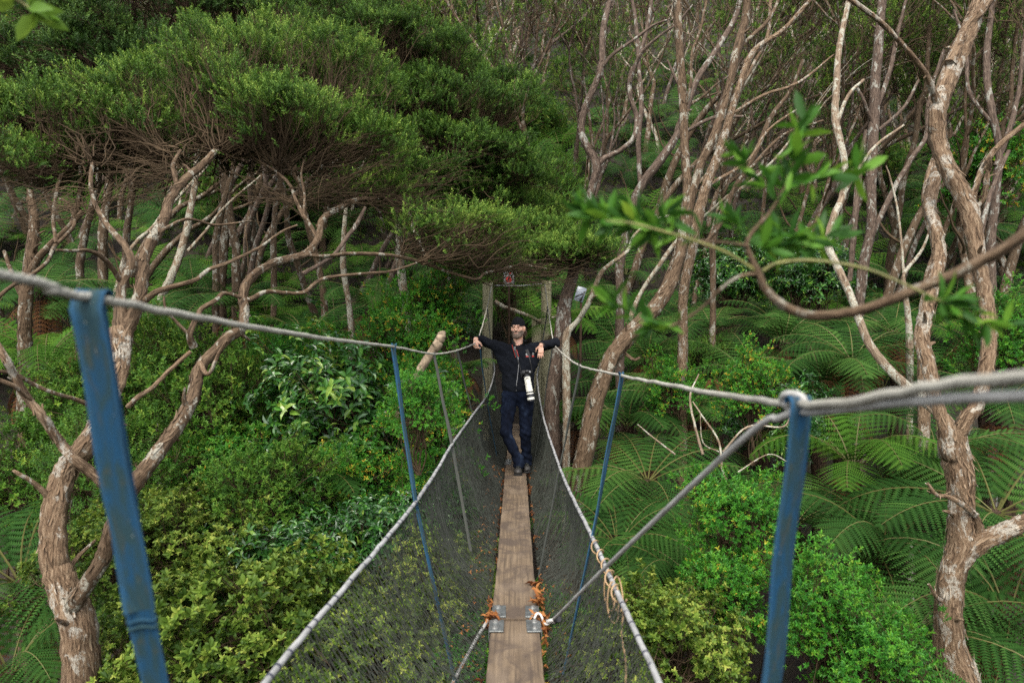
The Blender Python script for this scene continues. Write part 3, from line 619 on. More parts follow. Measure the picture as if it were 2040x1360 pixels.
def pad(fol, wood, c, r, stem, nclump, nspr, green=1.0, sprig_s=1.0, tw=1.0, under=1.0, base=0.5, tilt=0.0):
    """umbrella of kanuka foliage: clumps over the upper shell, wiry bare twigs underneath"""
    c = np.array(c, float); r = np.array(r, float); stem = np.array(stem, float)
    nclump = int(nclump * 1.1); nspr = int(nspr * 0.85); M_ = max(3, nclump // 8); u0 = rng.normal(0, 1, (M_, 3)); u0 /= np.linalg.norm(u0, axis=1)[:, None]; u0[:, 2] = np.where(u0[:, 2] < -0.6, -u0[:, 2] * 0.6, u0[:, 2])
    gk = rng.integers(0, M_, nclump); u = u0[gk]; rad = (1 - 0.45 * rng.random((M_, 1)) ** 1.3)[gk]
    dd0 = rng.normal(0, 1, (nclump, 3)) * (0.17, 0.17, 0.030); cc = c + u * r * rad + dd0 * (0.8 + 0.3 * c[1] / 7); cc[:, 2] -= 0.9 * (dd0[:, 0] ** 2 + dd0[:, 1] ** 2); cc[:, 2] += tilt * (cc[:, 0] - c[0]) + 0.06 * rng.standard_normal(nclump)
    Pm = twigs_from(wood, stem + (cc - stem) * rng.uniform(0.0, 0.45, (nclump, 1)) * (1, 1, 0.5) + rng.normal(0, 0.03, (nclump, 3)), cc - (0, 0, 0.04), 0.0065 * tw, 0.0028 * tw, 9, 4, 0.10, sag=-0.06)
    # sprigs in small upward cones
    k = np.repeat(np.arange(nclump), nspr); n = len(k)
    off = rng.normal(0, 1, (n, 3)) * (0.075, 0.075, 0.045) * (0.6 + 0.7 * rng.random((n, 1)))
    off[:, 2] += 0.05 - 1.6 * (off[:, 0] ** 2 + off[:, 1] ** 2)
    P = cc[k] + off; D = off * 3 + u[k] * 0.35 * (1, 1, 0.5) + np.array([0, 0, 0.55]) + rng.normal(0, 0.25, (n, 3))
    cl = rng.random(nclump)
    for s in range(3):
        m = np.arange(n) % 3 == s
        scatter(fol, T_SPRIG[s], P[m], D[m], sprig_s * rng.uniform(0.8, 1.35, m.sum()), shift=np.clip(cl[k][m] * 0.45 + 0.55 * rng.random(m.sum()), 0, 1), base=base)
    # finer twigs: from the main twigs to the sprigs, and bare wires below
    m = rng.random(n) < 0.22; kk = k[m]; st = rng.integers(4, 8, m.sum())
    twigs_from(wood, Pm[kk, st], P[m], 0.0022 * tw, 0.0012 * tw, 4, 3, 0.10)
    nb = int(nclump * 2.4 * under); kb = rng.integers(0, nclump, nb); sb = rng.integers(2, 8, nb)
    A = Pm[kb, sb]; out = (A - stem); out[:, 2] *= 0.3; out /= np.linalg.norm(out, axis=1)[:, None] + 1e-6
    Bq = A + out * rng.uniform(0.1, 0.45, (nb, 1)) + rng.normal(0, 0.10, (nb, 3)) * (1, 1, 0.6) + (0, 0, 0.02)
    twigs_from(wood, A, Bq, 0.0020 * tw, 0.0009 * tw, 5, 3, 0.12)

def finish_tree(root, fol, wood, trunk_mb, bark, leaf='kanuka', twig='twig'):
    trunk_mb.build('trunk', [M[bark], M['bark_brown']], root)
    if wood is not None and wood.n: wood.build('twigs', M[twig], root)
    if fol is not None and fol.n: fol.build('crown', M[leaf], root, smooth=False)

# --- big twin-stemmed kanuka at the lower left
tA = MB(); fo = MB(); wo = MB()
base = trunk(tA, [(158, 1360, 4.25, 78), (152, 1245, 4.25, 70), (124, 1170, 4.28, 60), (108, 1110, 4.3, 56), (114, 1010, 4.35, 54), (135, 935, 4.4, 50), (168, 895, 4.4, 48), (196, 850, 4.45, 45), (214, 800, 4.5, 42), (238, 730, 4.6, 42), (242, 655, 4.7, 46)], 20, 0.14)
limb(tA, [(241, 660, 4.7, 36), (241, 605, 4.75, 22), (244, 568, 4.8, 19), (262, 525, 4.85, 18), (250, 490, 4.9, 15), (217, 452, 5.0, 13), (192, 412, 5.1, 11), (181, 370, 5.2, 10), (184, 325, 5.3, 8)], 12, 0.1)
limb(tA, [(244, 665, 4.7, 40), (262, 632, 4.75, 32), (277, 590, 4.8, 29), (283, 550, 4.9, 27), (287, 510, 5.0, 25), (302, 478, 5.1, 24), (325, 440, 5.3, 22), (340, 393, 5.5, 19), (370, 356, 5.7, 19), (400, 332, 5.9, 17), (432, 300, 6.1, 13)], 16, 0.13)
limb(tA, [(340, 400, 5.5, 14), (352, 370, 5.6, 12), (345, 330, 5.7, 10), (360, 300, 5.8, 8)], 8)
limb(tA, [(287, 600, 4.8, 16), (310, 582, 4.8, 14), (343, 571, 4.85, 12), (388, 558, 4.9, 10), (415, 538, 5.0, 9), (452, 524, 5.1, 8), (515, 494, 5.3, 6), (560, 462, 5.5, 5), (592, 448, 5.6, 4)], 10)
limb(tA, [(240, 560, 4.8, 12), (222, 532, 4.7, 11), (200, 510, 4.6, 10), (172, 499, 4.5, 9), (140, 500, 4.4, 8), (112, 498, 4.3, 6)], 10)
limb(tA, [(300, 480, 5.1, 11), (330, 455, 5.2, 8), (375, 436, 5.3, 7), (430, 448, 5.5, 6), (500, 440, 5.7, 4)], 8)
# second stem swinging right
limb(tA, [(140, 1215, 4.25, 50), (152, 1195, 4.22, 42), (170, 1168, 4.2, 38), (205, 1112, 4.15, 36), (222, 1055, 4.1, 33), (245, 1005, 4.1, 34), (272, 958, 4.15, 36), (300, 920, 4.2, 33), (325, 885, 4.3, 31), (350, 853, 4.4, 30), (372, 815, 4.5, 29), (388, 780, 4.6, 27), (396, 735, 4.7, 28), (425, 702, 4.8, 27), (455, 672, 4.9, 24), (480, 655, 5.0, 22), (487, 620, 5.1, 21), (484, 588, 5.2, 20), (500, 553, 5.3, 19), (545, 524, 5.5, 18), (608, 506, 5.8, 17), (633, 475, 6.0, 16), (641, 440, 6.2, 15), (668, 418, 6.4, 13), (712, 398, 6.6, 11), (752, 396, 6.8, 8)], 18, 0.13)
limb(tA, [(633, 478, 6.0, 12), (618, 450, 6.0, 11), (604, 428, 6.0, 10), (590, 400, 6.1, 9), (575, 365, 6.2, 8), (540, 335, 6.3, 6), (510, 315, 6.4, 4)], 10)
limb(tA, [(604, 430, 6.0, 7), (607, 390, 6.1, 6), (600, 350, 6.2, 5), (605, 320, 6.3, 4)], 7)
limb(tA, [(608, 508, 5.8, 10), (650, 510, 5.9, 9), (700, 505, 6.1, 9), (780, 509, 6.4, 8), (845, 524, 6.7, 8), (895, 542, 6.9, 7), (948, 556, 7.1, 7), (965, 545, 7.2, 6), (992, 538, 7.3, 5), (1040, 528, 7.5, 4), (1090, 535, 7.7, 3)], 10)
limb(tA, [(480, 600, 5.15, 14), (500, 595, 5.2, 12), (530, 581, 5.3, 10), (570, 583, 5.4, 9), (606, 582, 5.5, 9), (645, 555, 5.7, 8), (725, 545, 5.9, 7), (780, 540, 6.1, 6), (830, 524, 6.3, 4)], 10)
limb(tA, [(385, 690, 4.75, 20), (378, 665, 4.7, 15), (392, 635, 4.75, 13), (402, 615, 4.8, 11), (430, 598, 4.9, 10), (447, 584, 5.0, 9), (480, 592, 5.1, 9)], 10)
limb(tA, [(378, 668, 4.7, 9), (350, 640, 4.65, 7), (330, 615, 4.6, 6), (326, 590, 4.6, 5)], 7)
limb(tA, [(255, 810, 4.4, 13), (275, 790, 4.4, 12), (302, 773, 4.5, 11), (340, 735, 4.6, 10), (380, 700, 4.7, 9)], 10)
limb(tA, [(398, 722, 4.7, 14), (415, 745, 4.6, 9), (435, 705, 4.6, 8), (452, 678, 4.55, 6)], 8)
# branches left
limb(tA, [(252, 1000, 4.12, 26), (212, 968, 4.1, 24), (175, 935, 4.05, 23), (147, 915, 4.0, 22), (122, 885, 4.0, 21), (103, 860, 3.95, 20), (80, 825, 3.9, 19), (58, 800, 3.9, 17), (30, 750, 3.85, 16), (12, 718, 3.8, 16), (-15, 670, 3.8, 14)], 14, 0.12)
limb(tA, [(194, 830, 4.45, 16), (178, 808, 4.4, 11), (150, 795, 4.3, 10), (105, 782, 4.1, 9), (60, 762, 4.0, 9), (30, 745, 3.9, 9), (-10, 738, 3.8, 9)], 10)
limb(tA, [(60, 795, 3.9, 12), (30, 770, 3.8, 11), (-15, 752, 3.7, 10)], 9)
limb(tA, [(106, 1010, 4.35, 20), (92, 985, 4.3, 14), (68, 962, 4.25, 11), (40, 945, 4.2, 9), (26, 937, 4.2, 7)], 10)
limb(tA, [(-20, 605, 4.9, 10), (20, 572, 5.0, 9), (66, 545, 5.1, 9), (95, 520, 5.2, 9), (110, 490, 5.3, 9), (148, 448, 5.5, 8), (135, 405, 5.6, 6), (118, 396, 5.6, 5)], 8)
limb(tA, [(112, 485, 5.3, 9), (106, 440, 5.5, 9), (110, 400, 5.6, 8), (120, 355, 5.8, 8), (142, 330, 6.0, 6), (150, 310, 6.0, 4)], 8)
pads_A = [  # centre px,py,d, radii m, stem px,py,d, clumps, sprigs
    ((60, 245, 6.4), (0.95, 0.8, 0.30), (115, 345, 6.0), 80, 40), ((190, 250, 6.6), (0.75, 0.7, 0.30), (184, 325, 5.6), 75, 40),
    ((300, 215, 6.8), (0.65, 0.7, 0.28), (345, 330, 6.0), 60, 40), ((20, 300, 5.8), (0.5, 0.5, 0.16), (110, 350, 5.8), 30, 38),
    ((420, 200, 7.0), (0.70, 0.8, 0.30), (432, 300, 6.1), 75, 40), ((500, 150, 7.4), (0.8, 0.8, 0.30), (440, 290, 6.3), 75, 40),
    ((620, 250, 6.5), (0.62, 0.6, 0.22), (560, 345, 6.3), 70, 42), ((540, 225, 6.8), (0.6, 0.6, 0.26), (480, 300, 6.3), 55, 40),
    ((690, 262, 6.8), (0.42, 0.5, 0.16), (600, 330, 6.4), 36, 40), ((330, 265, 6.4), (0.8, 0.5, 0.12), (360, 305, 5.9), 45, 36),
    ((-60, 230, 6.0), (0.6, 0.7, 0.3), (60, 330, 6.0), 40, 38), ((650, 165, 7.6), (0.75, 0.8, 0.32), (620, 300, 6.8), 70, 40),
    ((560, 95, 8.2), (0.9, 0.8, 0.34), (520, 250, 7.2), 80, 40), ((380, 120, 8.0), (0.75, 0.7, 0.26), (420, 260, 7.0), 60, 38)]
for c, r, s, nc, ns in pads_A: pad(fo, wo, W(*c), r, W(*s), nc, ns)
for c, r, s, nc, ns in [((930, 440, 7.0), (0.42, 0.4, 0.10), (830, 520, 6.6), 40, 30), ((830, 455, 7.2), (0.40, 0.4, 0.10), (800, 500, 6.8), 26, 22), ((990, 490, 7.6), (0.35, 0.3, 0.08), (930, 530, 7.2), 26, 26), ((800, 380, 7.2), (0.5, 0.5, 0.12), (750, 396, 6.8), 26, 20), ((740, 385, 6.9), (0.28, 0.3, 0.10), (745, 398, 6.8), 14, 26)]:
    pad(fo, wo, W(*c), r, W(*s), nc, ns, under=0.9, base=0.6)
# wiry dead twigs strung under the canopy
for (a, b_, n_) in [((432, 300, 6.1), (560, 300, 6.6), 130), ((370, 356, 5.7), (250, 330, 6.2), 110), ((590, 400, 6.1), (740, 360, 6.8), 180), ((590, 400, 6.1), (500, 380, 6.4), 90), ((712, 398, 6.6), (880, 420, 7.0), 70), ((148, 335, 6.0), (40, 350, 5.6), 150), ((845, 524, 6.7), (1000, 500, 7.4), 45), ((780, 509, 6.4), (900, 470, 6.9), 40), ((965, 545, 7.2), (1120, 550, 7.8), 90), ((200, 400, 5.1), (60, 420, 5.2), 70), ((192, 412, 5.1), (320, 360, 5.6), 60), ((750, 396, 6.8), (900, 350, 7.4), 60)]:
    A = W(*a); Bc = W(*b_); n_ = int(n_ * 0.6); L = np.linalg.norm(Bc - A)
    twigs_from(wo, np.repeat(A[None], n_, 0) + (Bc - A) * rng.random((n_, 1)) * 0.5 + rng.normal(0, 0.05, (n_, 3)), np.repeat(Bc[None], n_, 0) + rng.normal(0, 1, (n_, 3)) * (L * 0.35, L * 0.4, L * 0.16), 0.0034, 0.0012, 7, 3, 0.10)
root = thing('kanuka_tree', 'big twin-stemmed tree at lower left with peeling bark and spreading flat crown', 'tree', tuple(base), 'kanuka trees')
finish_tree(root, fo, wo, tA, 'bark_pink')

# --- tree behind, whose crown fills the middle top
tB = MB(); fo = MB(); wo = MB()
base = trunk(tB, [(812, 690, 11.0, 24), (808, 610, 11, 20), (797, 520, 11, 19), (795, 420, 10.9, 18), (800, 330, 10.6, 16), (808, 260, 10.3, 14)], 14, 0.12)
for e in [(900, 300, 10.2), (960, 270, 10.5), (740, 250, 10.0), (860, 200, 10.8), (700, 130, 10.5), (1000, 350, 10.6), (900, 130, 11.2)]:
    limb(tB, [(805, 300, 10.5, 11), ((805 * 2 + e[0]) / 3 + 10, (300 * 2 + e[1]) / 3 + 15, 10.4, 8), ((805 + e[0] * 2) / 3, (300 + e[1] * 2) / 3 + 8, e[2], 6), (e[0], e[1] + 5, e[2], 4)], 8)
for c, r, s, nc, ns in [((900, 215, 10.4), (1.0, 0.9, 0.42), (880, 290, 10.2), 120, 42), ((1000, 220, 10.8), (0.75, 0.8, 0.4), (950, 290, 10.4), 80, 40), ((860, 140, 11), (1.0, 0.9, 0.42), (850, 220, 10.8), 110, 40), ((760, 100, 10.6), (0.9, 0.8, 0.4), (740, 220, 10.2), 90, 40), ((640, 70, 10.8), (1.0, 0.8, 0.4), (700, 170, 10.4), 90, 38),
                        ((920, 300, 9.8), (1.0, 0.7, 0.34), (850, 330, 10.2), 100, 40), ((1010, 350, 10.2), (0.6, 0.6, 0.36), (960, 330, 10.4), 60, 38), ((780, 195, 9.8), (0.7, 0.7, 0.34), (790, 280, 10.2), 70, 40), ((830, 370, 9.8), (0.8, 0.6, 0.18), (810, 340, 10.3), 60, 32), ((960, 400, 10.0), (0.7, 0.6, 0.18), (900, 360, 10.2), 50, 30)]:
    pad(fo, wo, W(*c), r, W(*s), nc, ns, sprig_s=1.25, tw=1.15, base=0.42)
root = thing('kanuka_tree', 'dense bushy tree whose green crown fills the top middle, left of the bare trunks', 'tree', tuple(base), 'kanuka trees')
finish_tree(root, fo, wo, tB, 'bark_pale')

# --- dark tree behind, top left
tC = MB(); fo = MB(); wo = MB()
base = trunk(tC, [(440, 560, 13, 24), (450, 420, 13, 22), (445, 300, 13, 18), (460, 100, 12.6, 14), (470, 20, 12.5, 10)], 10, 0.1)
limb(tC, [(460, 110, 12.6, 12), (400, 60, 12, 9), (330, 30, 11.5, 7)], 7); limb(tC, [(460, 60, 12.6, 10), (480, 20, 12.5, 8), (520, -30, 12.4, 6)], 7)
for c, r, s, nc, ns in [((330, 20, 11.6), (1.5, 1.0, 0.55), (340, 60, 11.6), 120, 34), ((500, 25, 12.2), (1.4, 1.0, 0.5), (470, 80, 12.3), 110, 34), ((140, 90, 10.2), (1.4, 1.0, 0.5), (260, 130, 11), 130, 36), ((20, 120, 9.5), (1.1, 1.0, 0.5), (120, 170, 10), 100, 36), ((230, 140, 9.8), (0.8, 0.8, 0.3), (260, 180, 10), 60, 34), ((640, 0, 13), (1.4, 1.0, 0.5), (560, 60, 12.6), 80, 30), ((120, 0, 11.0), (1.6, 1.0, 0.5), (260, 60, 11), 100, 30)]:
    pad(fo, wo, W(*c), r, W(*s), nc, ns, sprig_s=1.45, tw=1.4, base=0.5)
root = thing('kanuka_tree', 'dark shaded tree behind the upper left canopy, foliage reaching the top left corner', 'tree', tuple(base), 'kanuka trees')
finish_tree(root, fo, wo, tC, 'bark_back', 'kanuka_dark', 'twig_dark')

# --- soft tree right of the posts' branch (foliage over the far posts)
tD = MB(); fo = MB(); wo = MB()
base = trunk(tD, [(905, 640, 12.2, 15), (893, 520, 12, 14), (895, 400, 11.8, 13), (930, 340, 11.6, 9), (980, 300, 11.6, 7)], 12, 0.12)
limb(tD, [(896, 420, 11.8, 9), (960, 470, 11.5, 7), (1040, 500, 11.2, 6), (1110, 500, 11, 4)], 7)
for c, r, s, nc, ns in [((1060, 475, 9.9), (0.55, 0.5, 0.26), (1030, 500, 10.4), 80, 40), ((1140, 500, 9.4), (0.42, 0.4, 0.17), (1080, 510, 10.2), 60, 40), ((1020, 400, 11.4), (0.45, 0.5, 0.22), (980, 430, 11.5), 40, 34), ((1090, 430, 11.6), (0.3, 0.3, 0.14), (1050, 470, 11.3), 18, 30), ((960, 530, 11.6), (0.7, 0.4, 0.10), (940, 500, 11.6), 34, 26), ((1050, 545, 11.5), (0.5, 0.3, 0.08), (1030, 530, 11.3), 18, 20)]:
    pad(fo, wo, W(*c), r, W(*s), nc, ns, sprig_s=1.2, tw=1.3, under=1.6, base=0.6)
root = thing('kanuka_tree', 'slim pale-trunked tree with soft bright foliage hanging above the timber posts', 'tree', tuple(base), 'kanuka trees')
finish_tree(root, fo, wo, tD, 'bark_pale')

def fine_top(mb, tips, length, n, spread, r0=0.009, up=(0.2, 0, 1)):
    """bare kanuka branchlets fanning from limb tips"""
    for (p, d_) in tips:
        A = np.repeat(np.array(p)[None], n, 0); dd = np.array(d_, float) + rng.normal(0, spread, (n, 3)); dd /= np.linalg.norm(dd, axis=1)[:, None]
        A = A + dd * length * rng.uniform(-0.3, 0.2, (n, 1)); P = twigs_from(mb, A, A + dd * length * rng.uniform(0.5, 1.2, (n, 1)), r0, r0 * 0.3, 7, 4, 0.12)
        k = rng.integers(0, n, n * 3); s = rng.integers(2, 6, n * 3); A2 = P[k, s]; d2 = dd[k] + rng.normal(0, 0.5, (n * 3, 3)); d2 /= np.linalg.norm(d2, axis=1)[:, None]
        twigs_from(mb, A2, A2 + d2 * length * 0.5 * rng.uniform(0.4, 1.1, (n * 3, 1)), r0 * 0.45, r0 * 0.18, 5, 3, 0.12)

# --- traced single trees on the right
def traced(name_label, limbs, bark, n=12, rough=0.11, dx=0.0, tips=(), twig='twig'):
    mb = MB(); base = trunk(mb, limbs[0], n, rough, dx=dx)
    for l in limbs[1:]: limb(mb, l, max(7, n - 3), rough)
    wo_ = MB()
    for l, k, ln, sp in tips:
        P, R = path_px(limbs[l]); d_ = P[-1] - P[-2]; fine_top(wo_, [(P[k], d_ / np.linalg.norm(d_))], ln, 7, sp)
    root = thing('kanuka_tree', name_label, 'tree', tuple(base), 'kanuka trees')
    mb.build('trunk', M[bark], root)
    if wo_.n: wo_.build('twigs', M[twig], root)
    return root

traced('large mottled tree at far right, forking in two above the rope', [
    [(1918, 1360, 5.0, 78), (1895, 1270, 5.0, 60), (1892, 1160, 5.0, 56), (1912, 1085, 5.0, 60), (1916, 1000, 5.0, 52), (1913, 945, 5.0, 60), (1900, 895, 5.0, 62), (1893, 855, 5.0, 52)],
    [(1892, 865, 5.0, 38), (1868, 808, 5.05, 30), (1852, 735, 5.1, 30), (1838, 680, 5.2, 30), (1842, 645, 5.25, 30), (1856, 578, 5.3, 30), (1872, 508, 5.5, 30), (1864, 450, 5.6, 29), (1852, 400, 5.8, 26), (1866, 338, 6.0, 24)],
    [(1903, 880, 5.0, 36), (1920, 845, 4.95, 30), (1948, 800, 4.95, 30), (1965, 730, 5.0, 32), (1970, 660, 5.1, 32), (1966, 600, 5.2, 32), (1946, 500, 5.3, 34), (1930, 415, 5.4, 40), (1890, 340, 5.5, 38), (1868, 280, 5.6, 38), (1866, 225, 5.6, 36), (1885, 165, 5.7, 38), (1915, 95, 5.8, 36), (1945, 25, 5.9, 34), (1965, -30, 6, 30)],
    [(1892, 130, 5.7, 26), (1925, 60, 5.8, 22), (1955, 20, 5.8, 22), (2000, -40, 5.9, 20)],
    [(1908, 1125, 5.0, 52), (1935, 1095, 4.95, 44), (1980, 1068, 4.9, 40), (2040, 1042, 4.85, 36), (2100, 1030, 4.8, 34)],
    [(1952, 1062, 4.95, 22), (1945, 1030, 4.9, 13), (1925, 1010, 4.85, 13), (1892, 990, 4.8, 11), (1866, 985, 4.8, 9), (1848, 963, 4.8, 6)],
    [(1872, 220, 5.6, 16), (1850, 160, 5.5, 13), (1820, 115, 5.4, 12), (1760, 50, 5.3, 11), (1695, 0, 5.2, 10), (1660, -30, 5.2, 9)],
    [(1932, 415, 5.4, 20), (1945, 370, 5.4, 14), (1962, 325, 5.4, 13), (1995, 285, 5.4, 12), (2040, 248, 5.4, 11), (2080, 215, 5.4, 10)],
    [(1890, 1200, 5.0, 16), (1868, 1190, 4.95, 8), (1850, 1163, 4.9, 5)],
    [(1928, 425, 5.4, 12), (1958, 400, 5.35, 9), (1966, 360, 5.3, 12), (1968, 340, 5.3, 5)]],
    'bark_pink', 20, 0.13, tips=[(3, -1, 0.9, 0.3), (9, -1, 0.1, 0.1)])
traced('lichen-spotted pale leaning tree crossing behind the right rope', [
    [(1895, 850, 6.2, 20), (1862, 820, 6.3, 19), (1818, 780, 6.4, 19), (1770, 735, 6.5, 19), (1728, 680, 6.6, 18), (1697, 595, 6.8, 18), (1666, 525, 7.0, 17), (1650, 485, 7.1, 17), (1662, 430, 7.2, 17), (1680, 385, 7.3, 16), (1682, 320, 7.4, 16), (1664, 240, 7.5, 16), (1666, 170, 7.6, 15), (1672, 100, 7.7, 14), (1685, 30, 7.8, 12), (1700, -30, 7.9, 11)],
    [(1666, 250, 7.5, 10), (1690, 190, 7.6, 8), (1720, 160, 7.7, 7)], [(1680, 390, 7.3, 9), (1705, 345, 7.3, 7), (1745, 290, 7.4, 7), (1800, 250, 7.5, 5)]], 'bark_pale', 12, 0.12, dx=0.2)
traced('bulky brown tree leaning right behind the right net, rope crossing its trunk', [
    [(1150, 980, 8.2, 46), (1163, 905, 8.2, 40), (1178, 830, 8.25, 38), (1192, 775, 8.3, 38), (1218, 715, 8.35, 38), (1250, 675, 8.4, 36), (1300, 620, 8.5, 34), (1335, 565, 8.6, 32), (1355, 500, 8.7, 30), (1366, 430, 8.8, 26), (1370, 370, 8.9, 22), (1364, 300, 9.0, 19), (1362, 210, 9.1, 20), (1354, 100, 9.2, 18), (1350, 0, 9.3, 17), (1352, -40, 9.3, 15)],
    [(1366, 440, 8.8, 22), (1385, 370, 8.8, 18), (1398, 325, 8.85, 18), (1428, 260, 8.9, 18), (1448, 190, 9.0, 18), (1466, 110, 9.1, 20), (1485, 40, 9.2, 17), (1490, -30, 9.2, 15)],
    [(1468, 120, 9.1, 10), (1480, 90, 9.2, 9), (1530, 40, 9.3, 8), (1560, -20, 9.4, 7)],
    [(1240, 700, 8.4, 9), (1262, 716, 8.3, 7), (1275, 712, 8.3, 5)],
    [(1362, 225, 9.1, 9), (1376, 170, 9.0, 7), (1378, 110, 9.1, 6), (1395, 60, 9.2, 6), (1410, -10, 9.3, 5)]],
    'bark_brown', 18, 0.15, dx=-0.15)
traced('thick reddish stem just right of the bulky brown leaning tree', [
    [(1360, 600, 9.6, 22), (1372, 520, 9.6, 22), (1388, 440, 9.6, 28), (1408, 370, 9.7, 22), (1432, 305, 9.8, 19), (1452, 240, 9.9, 17), (1470, 180, 10, 16), (1500, 105, 10.1, 14), (1560, 60, 10.2, 10), (1615, 0, 10.3, 9), (1650, -30, 10.3, 8)],
    [(1470, 180, 10, 10), (1500, 130, 10.1, 9), (1530, 70, 10.2, 8), (1535, 0, 10.2, 7), (1540, -30, 10.2, 6)],
    [(1455, 230, 9.9, 8), (1520, 190, 10, 7), (1590, 165, 10.1, 6), (1660, 110, 10.2, 4)],
    [(1410, 370, 9.7, 8), (1490, 320, 9.8, 7), (1530, 260, 9.9, 6), (1600, 210, 10, 4)]], 'bark_pink', 14, 0.12, tips=[(0, -2, 1.3, 0.25), (1, -2, 1.0, 0.3)])
traced('dark S-curved tree forking low between the posts and the bulky brown tree', [
    [(1100, 782, 9.7, 36), (1112, 720, 9.7, 34), (1122, 655, 9.7, 36), (1126, 600, 9.8, 32), (1142, 545, 9.9, 27), (1152, 480, 10, 21), (1166, 425, 10, 18), (1180, 370, 10, 18), (1188, 328, 10, 22), (1172, 296, 10, 17), (1158, 262, 10, 15), (1165, 215, 10, 15), (1185, 170, 10, 15), (1198, 130, 10, 16), (1202, 60, 10.1, 14), (1215, 0, 10.2, 12), (1220, -30, 10.2, 11)],
    [(1190, 330, 10, 15), (1205, 315, 10, 13), (1235, 300, 10, 12), (1262, 275, 10, 12), (1268, 235, 10.1, 12), (1255, 190, 10.1, 12), (1256, 150, 10.2, 11), (1275, 110, 10.2, 9), (1288, 60, 10.3, 10), (1298, 0, 10.4, 9), (1300, -30, 10.4, 8)],
    [(1196, 140, 10, 8), (1220, 110, 9.9, 8), (1262, 80, 9.8, 7), (1300, 52, 9.8, 6), (1335, 38, 9.8, 4)],
    [(1256, 165, 10.1, 7), (1275, 110, 10, 7), (1310, 75, 10, 6), (1345, 50, 10, 5), (1380, 10, 10, 4)]],
    'bark_dark', 14, 0.11)
traced('slender pale stem rising right from the foot of the dark S-curved tree', [
    [(1128, 668, 9.5, 18), (1150, 640, 9.5, 13), (1172, 605, 9.4, 12), (1190, 560, 9.4, 11), (1205, 535, 9.4, 10), (1250, 500, 9.4, 8), (1262, 470, 9.4, 7), (1300, 440, 9.5, 6), (1350, 425, 9.6, 5)],
    [(1176, 598, 9.4, 7), (1185, 590, 9.3, 5), (1192, 588, 9.3, 3)]], 'bark_pale', 10, 0.12)
traced('long dark trunk slanting up right behind the bulky brown tree', [
    [(1235, 520, 11.5, 20), (1255, 440, 11.5, 20), (1272, 380, 11.5, 22), (1312, 325, 11.5, 20), (1345, 275, 11.6, 17), (1365, 225, 11.7, 15), (1388, 160, 11.8, 14), (1430, 95, 12, 13), (1465, 35, 12.2, 12), (1480, -30, 12.3, 11)],
    [(1275, 375, 11.5, 12), (1272, 280, 11.6, 12), (1278, 200, 11.7, 11), (1272, 120, 11.8, 10), (1265, 30, 11.9, 8), (1250, -30, 12, 7)],
    [(1345, 275, 11.6, 8), (1360, 200, 11.6, 6), (1330, 120, 11.7, 5)],
    [(1370, 260, 11.7, 9), (1420, 235, 11.7, 8), (1480, 232, 11.8, 6)]], 'bark_dark', 12, 0.11, tips=[(0, -2, 1.4, 0.3)])
traced('dark stem with a pale companion running from behind the hanging branch up right', [
    [(1420, 480, 10.8, 14), (1445, 410, 10.8, 14), (1485, 345, 10.8, 14), (1512, 290, 10.8, 12), (1535, 235, 10.9, 11), (1575, 180, 11, 9), (1600, 120, 11, 8)],
    [(1400, 490, 10.6, 10), (1440, 440, 10.6, 9), (1465, 370, 10.6, 9), (1500, 330, 10.6, 8), (1560, 270, 10.7, 7), (1640, 240, 10.8, 5)]], 'bark_brown', 10, 0.11, tips=[(0, -2, 1.0, 0.4), (1, -2, 0.9, 0.4)])
traced('straight dark double trunk midway between the hanging branch and the large mottled tree', [
    [(1712, 600, 11.5, 22), (1722, 520, 11.5, 22), (1735, 450, 11.5, 20), (1735, 350, 11.6, 24), (1742, 240, 11.7, 24), (1745, 160, 11.8, 22), (1752, 60, 11.9, 20), (1760, -30, 12, 18)],
    [(1692, 560, 11.6, 12), (1702, 450, 11.6, 14), (1712, 350, 11.7, 14), (1728, 260, 11.8, 14)],
    [(1725, 500, 11.5, 14), (1750, 440, 11.5, 12), (1785, 370, 11.6, 11), (1820, 310, 11.7, 11), (1845, 270, 11.8, 9), (1850, 200, 11.9, 8), (1880, 100, 12, 7)],
    [(1740, 250, 11.7, 10), (1720, 200, 11.6, 7), (1705, 170, 11.6, 7)],
    [(1745, 220, 11.7, 12), (1770, 150, 11.8, 10), (1790, 60, 11.9, 8), (1810, -20, 12, 7)],
    [(1750, 260, 11.7, 9), (1800, 215, 11.8, 7), (1830, 160, 11.9, 6)]], 'bark_dark', 14, 0.12, tips=[(4, -2, 1.3, 0.3), (2, -2, 1.2, 0.3)])
traced('wavy mottled stem immediately left of the large mottled tree', [
    [(1840, 660, 7.4, 26), (1850, 560, 7.4, 24), (1868, 500, 7.4, 26), (1850, 425, 7.5, 24), (1845, 390, 7.5, 20), (1855, 340, 7.6, 17), (1870, 300, 7.7, 14)]], 'bark_pink', 12, 0.12)
traced('thin upright pale sapling beside the pale leaning tree', [
    [(1812, 700, 9, 16), (1810, 640, 9, 15), (1800, 560, 9, 9), (1800, 540, 9, 6), (1790, 430, 9.1, 5), (1775, 360, 9.2, 4), (1765, 330, 9.2, 3)],
    [(1800, 545, 9, 9), (1835, 500, 9, 7), (1852, 460, 9, 5)]], 'bark_pale', 9, 0.1)
